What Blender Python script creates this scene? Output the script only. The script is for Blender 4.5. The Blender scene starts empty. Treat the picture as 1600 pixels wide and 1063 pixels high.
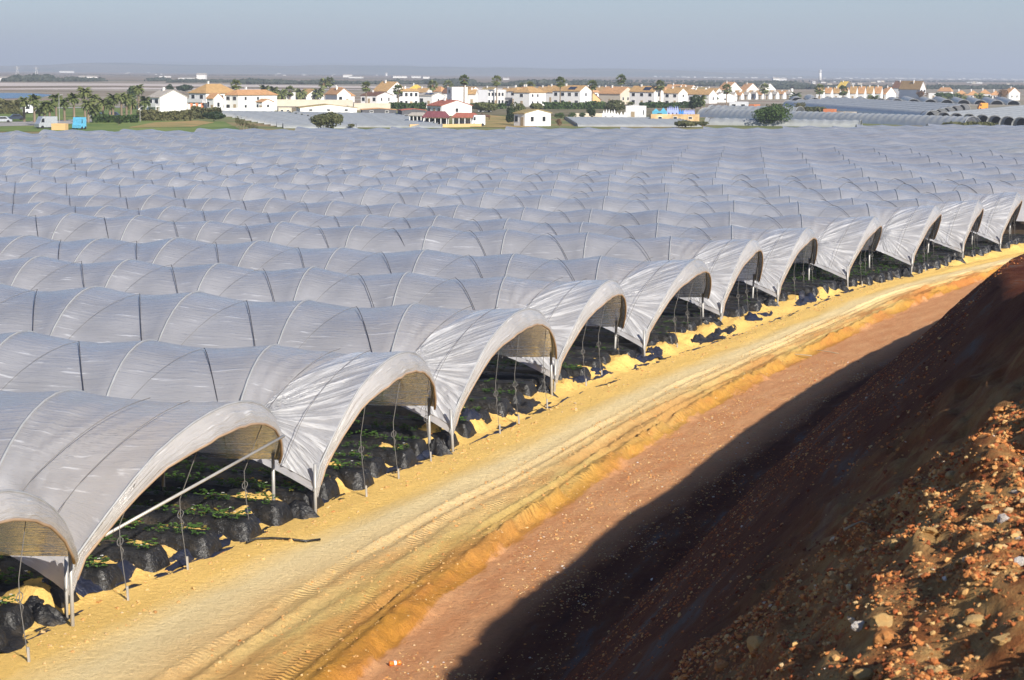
import bpy, math, random
import numpy as np
from mathutils import Matrix, Vector
R = math.radians
random.seed(7); rng = np.random.default_rng(11)
SC = bpy.context.scene; COL = SC.collection

# ------------------------------------------------------------------ camera
F, CH, ROLL = 3000.0, 8.3, R(.49)
PIT = math.atan((531.5-114.2)/F)
fw = Vector((0, math.cos(PIT), -math.sin(PIT))); up = Vector((0, math.sin(PIT), math.cos(PIT))); rt = Vector((1, 0, 0))
cx_ = math.cos(ROLL)*rt+math.sin(ROLL)*up; cy_ = -math.sin(ROLL)*rt+math.cos(ROLL)*up
cam = bpy.data.cameras.new('camera'); co = bpy.data.objects.new('camera', cam); COL.objects.link(co)
co.matrix_world = Matrix(((cx_.x, cy_.x, -fw.x, 0), (cx_.y, cy_.y, -fw.y, 0), (cx_.z, cy_.z, -fw.z, CH), (0, 0, 0, 1)))
cam.sensor_width = 36; cam.lens = 36*F/1600; cam.clip_end = 60000; cam.clip_start = .5
cam.dof.use_dof = True; cam.dof.focus_distance = 62; cam.dof.aperture_fstop = 7.1
SC.camera = co

def gz(y):                       # general lie of the land: level field, then a gentle drop towards the village and the marsh
    t = min(1, max(0, (y-215)/125)); return -4*t*t*(3-2*t)
def ray(x, y):
    a = (x-800)/F; b = -(y-531.5)/F
    return fw+a*cx_+b*cy_
def at(x, y, z=None):            # where the ground lies that the photo shows at x, y
    d = ray(x, y); zz = 0 if z is None else z
    for _ in range(30):
        t = (zz-CH)/d.z; p = Vector((d.x*t, d.y*t, zz))
        if z is not None: break
        zz = .5*zz+.5*gz(p.y)
    return p

# ------------------------------------------------------------------ helpers
def tag(o, label=None, cat=None, group=None, kind=None):
    if label: o['label'] = label
    if cat: o['category'] = cat
    if group: o['group'] = group
    if kind: o['kind'] = kind
    return o
def link(name, data, parent=None, loc=(0, 0, 0), rz=0):
    o = bpy.data.objects.new(name, data); COL.objects.link(o); o.location = loc; o.rotation_euler = (0, 0, rz)
    if parent is not None: o.parent = parent
    return o
def root(name, loc, rz, label, cat, group=None):
    return tag(link(name, None, None, loc, rz), label, cat, group)
def mesh(name, V, Fc, mat, uv=None, smooth=False):
    m = bpy.data.meshes.new(name); V = np.asarray(V, dtype=np.float64).reshape(-1, 3)
    if isinstance(Fc, np.ndarray): Fc = Fc.tolist()
    m.from_pydata(V.tolist(), [], Fc)
    if mat is not None:
        for k in (mat if isinstance(mat, (list, tuple)) else [mat]): m.materials.append(k)
    if uv is not None:
        l = m.uv_layers.new(name='UVMap'); idx = np.empty(len(m.loops), dtype=np.int32); m.loops.foreach_get('vertex_index', idx)
        l.data.foreach_set('uv', np.asarray(uv, dtype=np.float32).reshape(-1, 2)[idx].ravel())
    if smooth: m.polygons.foreach_set('use_smooth', [True]*len(m.polygons))
    m.update(); return m
def gridf(n, k, flip=False):     # faces of an n x k vertex grid
    i = np.arange(n-1)[:, None]*k+np.arange(k-1)[None]; i = i.ravel()
    q = np.stack([i, i+1, i+k+1, i+k], 1)
    return q[:, ::-1] if flip else q
class MB:                        # collects shapes into one mesh
    def __init__(s): s.v = []; s.f = []; s.m = []
    def add(s, V, Fc, mi=0):
        b = len(s.v); s.v += [tuple(p) for p in V]; s.f += [tuple(b+i for i in f) for f in Fc]; s.m += [mi]*len(Fc); return s
    def box(s, x0, x1, y0, y1, z0, z1, mi=0):
        return s.add([(x0, y0, z0), (x1, y0, z0), (x1, y1, z0), (x0, y1, z0), (x0, y0, z1), (x1, y0, z1), (x1, y1, z1), (x0, y1, z1)],
                     [(0, 3, 2, 1), (4, 5, 6, 7), (0, 1, 5, 4), (1, 2, 6, 5), (2, 3, 7, 6), (3, 0, 4, 7)], mi)
    def tube(s, P, r, n=6, r2=None, mi=0, cap=True):
        P = [Vector(p) for p in P]; N = len(P); V = []
        for i, p in enumerate(P):
            d = (P[min(i+1, N-1)]-P[max(i-1, 0)]).normalized(); a = d.cross(Vector((0, 0, 1)))
            if a.length < .1: a = d.cross(Vector((0, 1, 0)))
            a.normalize(); b = d.cross(a); q = r if r2 is None else r+(r2-r)*i/max(1, N-1)
            for k in range(n): V.append(p+a*(q*math.cos(2*math.pi*k/n))+b*(q*math.sin(2*math.pi*k/n)))
        Fc = [(i*n+k, i*n+(k+1) % n, (i+1)*n+(k+1) % n, (i+1)*n+k) for i in range(N-1) for k in range(n)]
        if cap: Fc += [tuple(range(n))[::-1], tuple((N-1)*n+k for k in range(n))]
        return s.add(V, Fc, mi)
    def mesh(s, name, mat, smooth=False):
        m = mesh(name, s.v, s.f, mat, smooth=smooth)
        if any(s.m): m.polygons.foreach_set('material_index', s.m)
        return m
    def build(s, name, mat, parent=None, loc=(0, 0, 0), rz=0, smooth=False): return link(name, s.mesh(name, mat, smooth), parent, loc, rz)
_P = np.random.default_rng(3).random((256, 256))
def vn(x, y):
    xi = np.floor(x).astype(int); yi = np.floor(y).astype(int); fx = x-xi; fy = y-yi; fx = fx*fx*(3-2*fx); fy = fy*fy*(3-2*fy)
    g = lambda a, b: _P[a % 256, b % 256]
    return (g(xi, yi)*(1-fx)+g(xi+1, yi)*fx)*(1-fy)+(g(xi, yi+1)*(1-fx)+g(xi+1, yi+1)*fx)*fy-.5
def fbm(x, y, o=4):
    r = 0; a = 1.; x = np.asarray(x, float); y = np.asarray(y, float)
    for k in range(o): r = r+a*vn(x+17.3*k, y-9.1*k); x = x*2.03; y = y*2.03; a *= .5
    return r
def sstep(a, b, x): t = np.clip((x-a)/(b-a), 0, 1); return t*t*(3-2*t)

# ------------------------------------------------------------------ materials
class NT:
    def __init__(s, name):
        s.m = bpy.data.materials.new(name); s.m.use_nodes = True; s.t = s.m.node_tree; s.t.nodes.clear(); s.out = s.n('ShaderNodeOutputMaterial')
    def n(s, typ, **kw):
        o = s.t.nodes.new(typ)
        for k, v in kw.items():
            if k.startswith('i_'): o.inputs[k[2:].replace('_', ' ')].default_value = v
            else: setattr(o, k, v)
        return o
    def l(s, a, b): s.t.links.new(a, b)
    def noise(s, vec, scale, detail=4, rough=.55, dist=0):
        o = s.n('ShaderNodeTexNoise'); o.inputs['Scale'].default_value = scale; o.inputs['Detail'].default_value = detail; o.inputs['Roughness'].default_value = rough; o.inputs['Distortion'].default_value = dist
        if vec is not None: s.l(vec, o.inputs['Vector'])
        return o.outputs['Fac']
    def map(s, vec, sc=(1, 1, 1), rot=(0, 0, 0), loc=(0, 0, 0)):
        o = s.n('ShaderNodeMapping'); o.inputs['Scale'].default_value = sc; o.inputs['Rotation'].default_value = rot; o.inputs['Location'].default_value = loc; s.l(vec, o.inputs['Vector']); return o.outputs[0]
    def coord(s, w='Object'): return s.n('ShaderNodeTexCoord').outputs[w]
    def ramp(s, fac, stops, interp='LINEAR'):
        o = s.n('ShaderNodeValToRGB'); r = o.color_ramp; r.interpolation = interp
        while len(r.elements) < len(stops): r.elements.new(.5)
        for e, (p, c) in zip(r.elements, stops): e.position = p; e.color = c if len(c) == 4 else (*c, 1)
        s.l(fac, o.inputs['Fac']); return o.outputs['Color']
    def math(s, op, a, b=None, clamp=False):
        o = s.n('ShaderNodeMath', operation=op, use_clamp=clamp)
        for i, v in enumerate((a, b)):
            if v is None: continue
            if isinstance(v, (int, float)): o.inputs[i].default_value = v
            else: s.l(v, o.inputs[i])
        return o.outputs[0]
    def mix(s, fac, a, b, blend='MIX'):
        o = s.n('ShaderNodeMix', data_type='RGBA', blend_type=blend)
        for i, v in ((0, fac), (6, a), (7, b)):
            if isinstance(v, (int, float)): o.inputs[i].default_value = v
            elif isinstance(v, tuple): o.inputs[i].default_value = (*v, 1) if len(v) == 3 else v
            else: s.l(v, o.inputs[i])
        return o.outputs[2]
    def bump(s, h, dist=.02, strength=1, nrm=None):
        o = s.n('ShaderNodeBump'); o.inputs['Distance'].default_value = dist; o.inputs['Strength'].default_value = strength; s.l(h, o.inputs['Height'])
        if nrm is not None: s.l(nrm, o.inputs['Normal'])
        return o.outputs[0]
    def bsdf(s, col, rough=.8, spec=.3, metal=0, nrm=None, alpha=None):
        o = s.n('ShaderNodeBsdfPrincipled'); o.inputs['Specular IOR Level'].default_value = spec; o.inputs['Metallic'].default_value = metal
        for k, v in (('Base Color', col), ('Roughness', rough)):
            if isinstance(v, tuple): o.inputs[k].default_value = (*v, 1)
            elif isinstance(v, (int, float)): o.inputs[k].default_value = v
            else: s.l(v, o.inputs[k])
        if nrm is not None: s.l(nrm, o.inputs['Normal'])
        return o
    def done(s, sh): s.l(sh.outputs[0] if hasattr(sh, 'outputs') else sh, s.out.inputs['Surface']); return s.m
def simple(name, col, rough=.8, spec=.3, metal=0, var=.15, scale=3, bump=0):
    n = NT(name); c = n.coord(); f = n.noise(c, scale, 5)
    cc = n.mix(n.ramp(f, [(.3, (0, 0, 0)), (.7, (1, 1, 1))]), tuple(x*(1-var) for x in col), tuple(min(1, x*(1+var)) for x in col))
    return n.done(n.bsdf(cc, rough, spec, metal, n.bump(f, bump) if bump else None))

def film_mat(name, refl, trans_col, clear, gloss, wr, t0=.61, t1=.68, sa=.42, sc=(.70, .71, .73)):
    n = NT(name); uv = n.coord('UV')
    w1 = n.noise(n.map(uv, (1.1, 9, 1), rot=(0, 0, .12)), 1, 4, .6, .4)
    w2 = n.noise(n.map(uv, (4, 40, 1), rot=(0, 0, -.06)), 1, 3, .6)
    pat = n.noise(n.map(uv, (.35, .5, 1)), 1, 3)
    nr = n.bump(n.math('ADD', w1, n.math('MULTIPLY', w2, .25)), wr)
    col = n.mix(n.ramp(pat, [(.35, (0, 0, 0)), (.65, (1, 1, 1))]), tuple(x*.93 for x in refl), tuple(x*1.14 for x in refl))
    # highlights along taut creases, painted into the film colour as paler streaks
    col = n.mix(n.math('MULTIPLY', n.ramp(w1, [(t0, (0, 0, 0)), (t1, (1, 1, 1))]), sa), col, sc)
    d = n.n('ShaderNodeBsdfDiffuse'); n.l(col, d.inputs[0]); n.l(nr, d.inputs['Normal'])
    t = n.n('ShaderNodeBsdfTranslucent'); t.inputs[0].default_value = (*trans_col, 1); n.l(nr, t.inputs['Normal'])
    a = n.n('ShaderNodeAddShader'); n.l(d.outputs[0], a.inputs[0]); n.l(t.outputs[0], a.inputs[1])
    g = n.n('ShaderNodeBsdfGlossy'); g.inputs['Roughness'].default_value = .17; g.inputs[0].default_value = (1, 1, 1, 1); n.l(nr, g.inputs['Normal'])
    fr = n.n('ShaderNodeFresnel'); fr.inputs['IOR'].default_value = 1.45; n.l(nr, fr.inputs['Normal'])
    m = n.n('ShaderNodeMixShader'); n.l(n.math('MULTIPLY', fr.outputs[0], gloss), m.inputs[0]); n.l(a.outputs[0], m.inputs[1]); n.l(g.outputs[0], m.inputs[2])
    sh = m
    if clear:
        tr = n.n('ShaderNodeBsdfTransparent'); m2 = n.n('ShaderNodeMixShader'); m2.inputs[0].default_value = clear; n.l(m.outputs[0], m2.inputs[1]); n.l(tr.outputs[0], m2.inputs[2]); sh = m2
    return n.done(sh)
M = {}
M['film'] = film_mat('film', (.275, .275, .29), (.45, .45, .465), .08, .9, .03)
M['film_mid'] = film_mat('film_mid', (.285, .287, .302), (.42, .42, .435), 0, .9, .03)
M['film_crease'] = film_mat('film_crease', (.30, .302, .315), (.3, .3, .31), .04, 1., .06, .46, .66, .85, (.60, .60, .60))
M['film_bluish'] = film_mat('film_bluish', (.25, .253, .275), (.36, .365, .385), 0, .7, .03)  # darker, bluer film tone for the far rows
M['film_white'] = film_mat('film_white', (.34, .332, .33), (.26, .25, .25), 0, .9, .045)
M['film_net'] = film_mat('film_net', (.29, .30, .295), (.18, .18, .18), 0, .2, .02)
M['pipe'] = simple('pipe', (.42, .41, .39), .45, .5, .3)
M['pipe_white'] = simple('pipe_white', (.30, .305, .31), .5, .5)
M['pipe_rust'] = simple('pipe_rust', (.34, .24, .16), .6, .3)
M['wood'] = simple('wood', (.38, .29, .18), .8, .2)
M['cord'] = simple('cord', (.055, .055, .065), .8, .2)
M['cord_pale'] = simple('cord_pale', (.15, .145, .14), .8, .2)

def plastic(name, c, rough=.22):
    n = NT(name); v = n.coord(); f = n.noise(n.map(v, (2.5, 7, 7)), 1.6, 5, .6, .5); dust = n.noise(v, 2.3, 4, .7)
    f2 = n.noise(v, 14, 3, .6, .6)
    nr = n.bump(n.math('ADD', f, n.math('MULTIPLY', f2, .3)), .045)
    col = n.mix(n.math('MULTIPLY', n.ramp(dust, [(.52, (0, 0, 0)), (.75, (1, 1, 1))]), .35), c, (.16, .12, .07))
    return n.done(n.bsdf(col, n.ramp(dust, [(.3, (rough,)*3), (.7, (min(1, rough+.35),)*3)]), .55, 0, nr))
M['black_plastic'] = plastic('black_plastic', (.012, .012, .013))
M['blue_plastic'] = plastic('blue_plastic', (.012, .016, .035), .3)

def terrain_mat():
    n = NT('earth'); uv = n.coord('UV'); ob = n.coord('Object')
    sep = n.n('ShaderNodeSeparateXYZ'); n.l(uv, sep.inputs[0]); c = sep.outputs[0]; t = sep.outputs[1]
    big = n.noise(n.map(uv, (.9, .12, 1)), 1, 5, .6); mid = n.noise(n.map(uv, (2.4, .5, 1)), 1, 5, .65); fine = n.noise(ob, 9, 6, .7); grain = n.noise(ob, 60, 4, .8)
    cw = n.math('ADD', c, n.math('MULTIPLY', n.math('SUBTRACT', big, .5), 1.0))
    cw = n.math('ADD', cw, n.math('MULTIPLY', n.math('SUBTRACT', mid, .5), .5))
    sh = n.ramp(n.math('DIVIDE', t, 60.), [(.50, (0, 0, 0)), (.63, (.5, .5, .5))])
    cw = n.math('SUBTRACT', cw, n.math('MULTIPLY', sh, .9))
    k = n.math('DIVIDE', n.math('ADD', cw, 5.), 6., clamp=True)          # -5..1 -> 0..1
    P = lambda x: (x+5)/6
    sand = (.92, .61, .19); pale = (.92, .72, .38); ol = (.68, .48, .17); org = (.55, .26, .045); red = (.58, .24, .07)
    col = n.ramp(k, [(P(-5), sand), (P(-3.4), sand), (P(-2.7), pale), (P(-2.1), (.86, .64, .32)), (P(-1.5), (.82, .56, .23)), (P(-1.0), ol), (P(-.5), (.62, .34, .08)), (P(-.15), org), (P(.3), (.56, .25, .05))])
    redm = n.math('MULTIPLY', n.ramp(n.noise(n.map(uv, (.9, .16, 1), loc=(3, 7, 0)), 1, 5, .65), [(.47, (0, 0, 0)), (.58, (1, 1, 1))]), n.ramp(k, [(P(-2.2), (0, 0, 0)), (P(-1.2), (.85,)*3), (1, (.85,)*3)]))
    farred = n.ramp(n.math('DIVIDE', t, 110.), [(.42, (0, 0, 0)), (.75, (.6, .6, .6))])
    redm = n.math('MULTIPLY', redm, n.math('ADD', .55, farred), clamp=True)
    col = n.mix(redm, col, red)
    # foot of the bank and the bank itself
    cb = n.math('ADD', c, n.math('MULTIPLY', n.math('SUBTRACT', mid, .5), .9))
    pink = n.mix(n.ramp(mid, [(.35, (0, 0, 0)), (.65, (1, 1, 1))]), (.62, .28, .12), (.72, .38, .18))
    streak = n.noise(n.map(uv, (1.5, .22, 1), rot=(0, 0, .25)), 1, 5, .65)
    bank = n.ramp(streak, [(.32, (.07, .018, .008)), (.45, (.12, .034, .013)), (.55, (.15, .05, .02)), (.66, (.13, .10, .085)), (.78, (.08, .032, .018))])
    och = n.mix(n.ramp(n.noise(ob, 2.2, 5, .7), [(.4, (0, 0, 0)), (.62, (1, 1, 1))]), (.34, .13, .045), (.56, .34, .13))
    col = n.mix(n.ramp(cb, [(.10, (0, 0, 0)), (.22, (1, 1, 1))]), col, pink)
    b5 = n.math('SUBTRACT', n.math('DIVIDE', cb, 10., clamp=True), n.math('MULTIPLY', n.ramp(n.math('DIVIDE', t, 60.), [(.50, (0, 0, 0)), (.75, (1, 1, 1))]), .10), clamp=True)  # start of the dark earth shifts with distance to follow the shadow edge
    col = n.mix(n.ramp(b5, [(.10, (0, 0, 0)), (.19, (1, 1, 1))]), col, bank)  # dark bank earth begins at the shadow edge; shade painted into its colour
    col = n.mix(n.math('MULTIPLY', n.ramp(b5, [(.62, (0, 0, 0)), (.78, (1, 1, 1))]), n.ramp(n.math('DIVIDE', t, 40.), [(.40, (1, 1, 1)), (.58, (0, 0, 0))])), col, och)  # ochre earth, kept off the face where shade is painted dark
    # soil under the beds
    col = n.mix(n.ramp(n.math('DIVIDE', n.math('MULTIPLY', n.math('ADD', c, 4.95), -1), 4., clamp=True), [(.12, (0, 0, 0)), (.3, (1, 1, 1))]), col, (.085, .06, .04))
    col = n.mix(.55, col, n.mix(1, col, n.ramp(fine, [(.25, (.62, .58, .52)), (.5, (.98, .98, .98)), (.8, (1.12, 1.12, 1.12))]), 'MULTIPLY'))
    col = n.mix(.5, col, n.mix(1, col, n.ramp(grain, [(.3, (.6, .6, .6)), (.6, (1.1, 1.1, 1.1))]), 'MULTIPLY'))
    # tread prints in the wheel tracks
    wv = n.n('ShaderNodeTexWave', wave_type='BANDS', bands_direction='Y'); wv.inputs['Scale'].default_value = 2.6; wv.inputs['Distortion'].default_value = 1.5; wv.inputs['Detail'].default_value = 3
    n.l(n.map(uv, (.9, 1, 1)), wv.inputs['Vector'])
    trk = n.ramp(k, [(P(-1.95), (0, 0, 0)), (P(-1.75), (1, 1, 1)), (P(-1.5), (1, 1, 1)), (P(-1.35), (0, 0, 0)), (P(-.95), (0, 0, 0)), (P(-.8), (1, 1, 1)), (P(-.6), (1, 1, 1)), (P(-.5), (0, 0, 0))])
    h = n.math('ADD', n.math('MULTIPLY', fine, .9), n.math('MULTIPLY', grain, .35)); h = n.math('ADD', h, n.math('MULTIPLY', n.math('MULTIPLY', wv.outputs['Fac'], n.math('MULTIPLY', trk, n.ramp(n.noise(n.map(uv, (1.5, .5, 1)), 1, 3), [(.42, (0, 0, 0)), (.6, (1, 1, 1))]))), .5))
    return n.done(n.bsdf(col, .92, .12, 0, n.bump(h, .07)))
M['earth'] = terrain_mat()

# ------------------------------------------------------------------ road, verge and bank: strips along the foot of the bank
TP = np.array([(-18., -34), (-14.2, -20), (-11.2, -8), (-8.6, 2), (-5.8, 13), (-2.35, 25.5), (-.7, 32), (2.94, 43), (6.4, 52), (9.9, 60), (15., 71.5), (20., 81), (25.6, 90), (36, 105), (51, 124), (70, 145)])
def cat(P, m=40):
    o = []
    for i in range(len(P)-1):
        a, b, c, d = P[max(i-1, 0)], P[i], P[i+1], P[min(i+2, len(P)-1)]
        for k in range(m):
            t = k/m; o.append(.5*((2*b)+(-a+c)*t+(2*a-5*b+4*c-d)*t*t+(-a+3*b-3*c+d)*t**3))
    return np.array(o+[P[-1]])
TC = cat(TP); ker = np.ones(41)/41
TCp = np.vstack([np.repeat(TC[:1], 20, 0), TC, np.repeat(TC[-1:], 20, 0)])
TC = np.stack([np.convolve(TCp[:, i], ker, 'valid') for i in (0, 1)], 1)
TL = np.r_[0, np.cumsum(np.hypot(*np.diff(TC, axis=0).T))]; TL -= np.interp(0, TC[:, 1], TL)     # t = 0 abreast of the camera
def toe(t): return np.stack([np.interp(t, TL, TC[:, 0]), np.interp(t, TL, TC[:, 1])], -1)
def toen(t):                                                                                     # unit normal to the right
    d = toe(np.asarray(t)+.8)-toe(np.asarray(t)-.8); d /= np.linalg.norm(d, axis=-1, keepdims=True); return np.stack([d[..., 1], -d[..., 0]], -1)
def wl(t): return np.interp(t, [0, 20, 27, 31, 43, 53, 62, 78, 95, 120], [5.6, 5.4, 5.2, 4.7, 3.6, 3.4, 3.0, 2.9, 2.0, 2.0])
def c2u(c, t): return np.where(c >= 0, c, np.where(c >= -4, c/4*wl(t), -wl(t)+(c+4)))
def bank_prof(u, t):
    ul = np.interp(t, [6, 10, 14, 18, 22, 26], [7.0, 7.4, 8.1, 9.1, 10.2, 11.5]); cap = np.interp(t, [14, 20, 26, 40, 60, 80, 150], [9, 7.2, 5.7, 4.7, 3.5, 2.5, 2.0])
    f0 = np.interp(t, [0, 18, 26, 34, 60], [2.6, 2.45, 2.8, 3.3, 3.3])
    z = -.16+.04*np.clip(u, 0, 3)+np.maximum(0, u-f0)*np.interp(t,[15,28],[.88,.97])*sstep(-.2, .6, u-f0)
    z = np.where(u > ul, z-(u-ul)*.32, z); return np.minimum(z, cap+.1*np.maximum(0, z-cap))
def hz(c, t):
    """height of the ground at strip coordinate c (4 units across the road, metres elsewhere) and distance t"""
    c = np.asarray(c, float); t = np.asarray(t, float)
    u = c; bank = (bank_prof(u-.1, t)+bank_prof(u, t)+bank_prof(u+.1, t))/3
    rough = .10*fbm(u*1.1+.25*t, t*.35, 4)+.05*fbm(u*3, t*2.2, 4)+.03*fbm(u*9, t*7, 3)
    nr_ = sstep(27, 18, t); rough = rough*(.6+1.0*sstep(6.2, 7.6, u)*nr_)+(.26*np.abs(fbm(u*2.6+t*.5, t*.9, 4))+.05*fbm(u*7+t, t*5, 3))*sstep(5.5, 7.5, u)*nr_
    edge = .09*fbm(t*1.6, t*0, 4)+.10*fbm(t*.25, t*0+5, 2)+.03*fbm(t*6, c*2, 3)
    ce = c+edge*2
    road = .04*fbm(c*1.2, t*.5, 3)+.016*fbm(c*7, t*7, 3)+.05*np.abs(fbm(c*2.2, t*.9+4, 4))*sstep(-2, -.6, c)
    for cc, w, d in ((-1.62, .10, .05), (-1.30, .09, .03), (-.72, .13, .07), (-.42, .07, .06), (-2.9, .25, .02)):
        d = d*np.clip(.55+1.3*fbm(t*.35+cc*7, t*0+cc, 3), 0, 1.2); q = (c-cc-.35*fbm(t*.07, t*0+cc*9, 3))/w; road = road-d*np.exp(-q*q)+d*.6*np.exp(-((np.abs(q)-1.9)/.6)**2)*(1+.8*fbm(t*6, c*9, 3))
    road = road-.05*np.exp(-((c+.6)/.25)**2)*sstep(48, 30, t)+.07*np.exp(-((c+.17)/.09)**2)*(1+1.2*fbm(t*3, t*0, 3))
    m = np.clip((c+4), -9, 0)                        # verge: heaped sand between road and beds
    verge = .14*sstep(0, -.7, m)+.08*np.abs(fbm(m*3+t, t*2.6, 3))*sstep(-.2, -.8, m)+.30*np.maximum(0, fbm(m*1.2+t*.3, t*1.1, 4))*sstep(0, -.5, m)*1.6+.04*fbm(m*5, t*5, 3)*sstep(0, -.3, m)
    verge = verge*sstep(-1.9, -.9, m)
    ce = ce+.05*fbm(t*9, c*9, 3)
    sw = .09+.45*np.clip(fbm(t*.45+9, t*0, 3)+.12, 0, 1); ce = ce+.22*fbm(t*.9, t*0+4, 3); scarp = sstep(-sw, sw, ce)
    z = np.where(c < -4, verge+road*0+.0, road)*(1-scarp)+scarp*(bank+rough*sstep(.5, 3.2, u)+.02*fbm(u*4, t*4, 4))
    return z
def G(c, t):
    u = c2u(c, t); p = toe(t); n = toen(t); return np.stack([p[..., 0]+n[..., 0]*u, p[..., 1]+n[..., 1]*u, hz(c, t)], -1)
def gxy(x, y):                                       # height of that ground below a point given by x, y
    i = np.argmin((TC[:, 0]-x)**2+(TC[:, 1]-y)**2); t = TL[i]; n = toen(np.array([t]))[0]; u = (x-TC[i, 0])*n[0]+(y-TC[i, 1])*n[1]; w = float(wl(t))
    c = u if u >= 0 else (u/w*4 if u > -w else u+w-4)
    return float(hz(c, t)), c, t
def strip(name, cs, ts, label=None, cat_=None):
    Cg, Tg = np.meshgrid(cs, ts); V = G(Cg, Tg)
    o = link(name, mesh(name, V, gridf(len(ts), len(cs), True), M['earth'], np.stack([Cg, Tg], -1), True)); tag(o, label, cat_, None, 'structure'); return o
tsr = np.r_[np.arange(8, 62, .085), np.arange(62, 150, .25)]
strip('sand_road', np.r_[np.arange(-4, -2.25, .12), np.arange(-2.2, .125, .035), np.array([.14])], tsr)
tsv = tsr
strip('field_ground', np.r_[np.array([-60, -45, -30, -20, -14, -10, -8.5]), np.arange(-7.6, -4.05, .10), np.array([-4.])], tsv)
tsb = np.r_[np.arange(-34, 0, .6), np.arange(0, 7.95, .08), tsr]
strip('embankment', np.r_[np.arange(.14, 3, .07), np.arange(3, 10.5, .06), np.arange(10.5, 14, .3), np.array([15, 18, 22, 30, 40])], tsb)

# stones of the bank
def ico():
    t = (1+5**.5)/2
    v = np.array([(-1, t, 0), (1, t, 0), (-1, -t, 0), (1, -t, 0), (0, -1, t), (0, 1, t), (0, -1, -t), (0, 1, -t), (t, 0, -1), (t, 0, 1), (-t, 0, -1), (-t, 0, 1)], float)
    f = np.array([(0, 11, 5), (0, 5, 1), (0, 1, 7), (0, 7, 10), (0, 10, 11), (1, 5, 9), (5, 11, 4), (11, 10, 2), (10, 7, 6), (7, 1, 8), (3, 9, 4), (3, 4, 2), (3, 2, 6), (3, 6, 8), (3, 8, 9), (4, 9, 5), (2, 4, 11), (6, 2, 10), (8, 6, 7), (9, 8, 1)])
    return v/np.linalg.norm(v[0]), f
IV, IF = ico()
def stone_mat():
    n = NT('stones'); a = n.n('ShaderNodeAttribute', attribute_name='tint'); ob = n.coord()
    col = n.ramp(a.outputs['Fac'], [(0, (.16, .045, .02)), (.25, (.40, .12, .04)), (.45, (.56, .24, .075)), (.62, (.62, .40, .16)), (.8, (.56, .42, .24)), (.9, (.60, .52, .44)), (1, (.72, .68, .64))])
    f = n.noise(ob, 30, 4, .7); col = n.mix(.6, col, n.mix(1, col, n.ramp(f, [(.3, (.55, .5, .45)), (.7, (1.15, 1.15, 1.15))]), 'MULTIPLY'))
    return n.done(n.bsdf(col, .85, .2, 0, n.bump(f, .01)))
M['stone'] = stone_mat()
def gravel(name, P, S, tint, label):
    n = len(P); a = rng.normal(size=(n, 3, 3)); q, _ = np.linalg.qr(a)
    sc = S[:, None]*rng.uniform(.55, 1.2, (n, 3)); V = IV[None]*(1+.22*rng.normal(size=(n, 12, 1)))*sc[:, None, :]
    V = np.einsum('nij,nkj->nki', q, V); V[..., 2] *= .75; V += P[:, None]
    Fa = IF[None]+(np.arange(n)*12)[:, None, None]
    m = mesh(name, V, Fa.reshape(-1, 3), M['stone'])
    at_ = m.attributes.new('tint', 'FLOAT', 'POINT'); at_.data.foreach_set('value', np.repeat(tint, 12).astype(np.float32))
    return tag(link(name, m), label, 'gravel', None, 'stuff')
def scatter(n, c0, c1, t0, t1, s0, s1, thr=-.1, pw=2.2):
    c = rng.uniform(c0, c1, n*2); t = t0+(t1-t0)*rng.random(n*2)**1.3
    k = fbm(c*1.4+t*.5, t*.8, 3)+.25*rng.normal(size=n*2) > thr; c = c[k][:n]; t = t[k][:n]
    P = G(c, t); S = s0+(s1-s0)*rng.random(len(c))**pw; P[:, 2] += S*.05; return P, S, c
P, S, c = scatter(76000, 6.3, 9.6, 4, 18, .006, .030, -.2, 4)
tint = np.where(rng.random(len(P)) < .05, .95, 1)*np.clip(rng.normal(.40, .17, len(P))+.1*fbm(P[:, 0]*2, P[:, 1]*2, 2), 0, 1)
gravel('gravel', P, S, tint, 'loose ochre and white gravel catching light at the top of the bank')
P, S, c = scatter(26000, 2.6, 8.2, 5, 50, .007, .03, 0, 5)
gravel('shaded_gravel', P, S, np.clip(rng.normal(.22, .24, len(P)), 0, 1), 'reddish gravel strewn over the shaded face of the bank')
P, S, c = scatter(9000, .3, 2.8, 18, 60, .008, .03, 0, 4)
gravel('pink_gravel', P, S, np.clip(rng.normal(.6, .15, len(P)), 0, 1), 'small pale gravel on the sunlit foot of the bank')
P, S, c = scatter(5000, -5.6, -3.0, 16, 80, .01, .05, -.1, 5)
gravel('sand_crumbs', P, S, np.clip(rng.normal(.62, .08, len(P)), 0, 1), 'crumbs of ochre sand along the verge beside the beds')
P, S, c = scatter(6000, -1.9, .1, 18, 70, .008, .035, -.1, 5)
gravel('earth_crumbs', P, S, np.clip(rng.normal(.58, .06, len(P)), 0, 1), 'crumbs of orange earth pushed up beside the wheel tracks')
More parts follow.
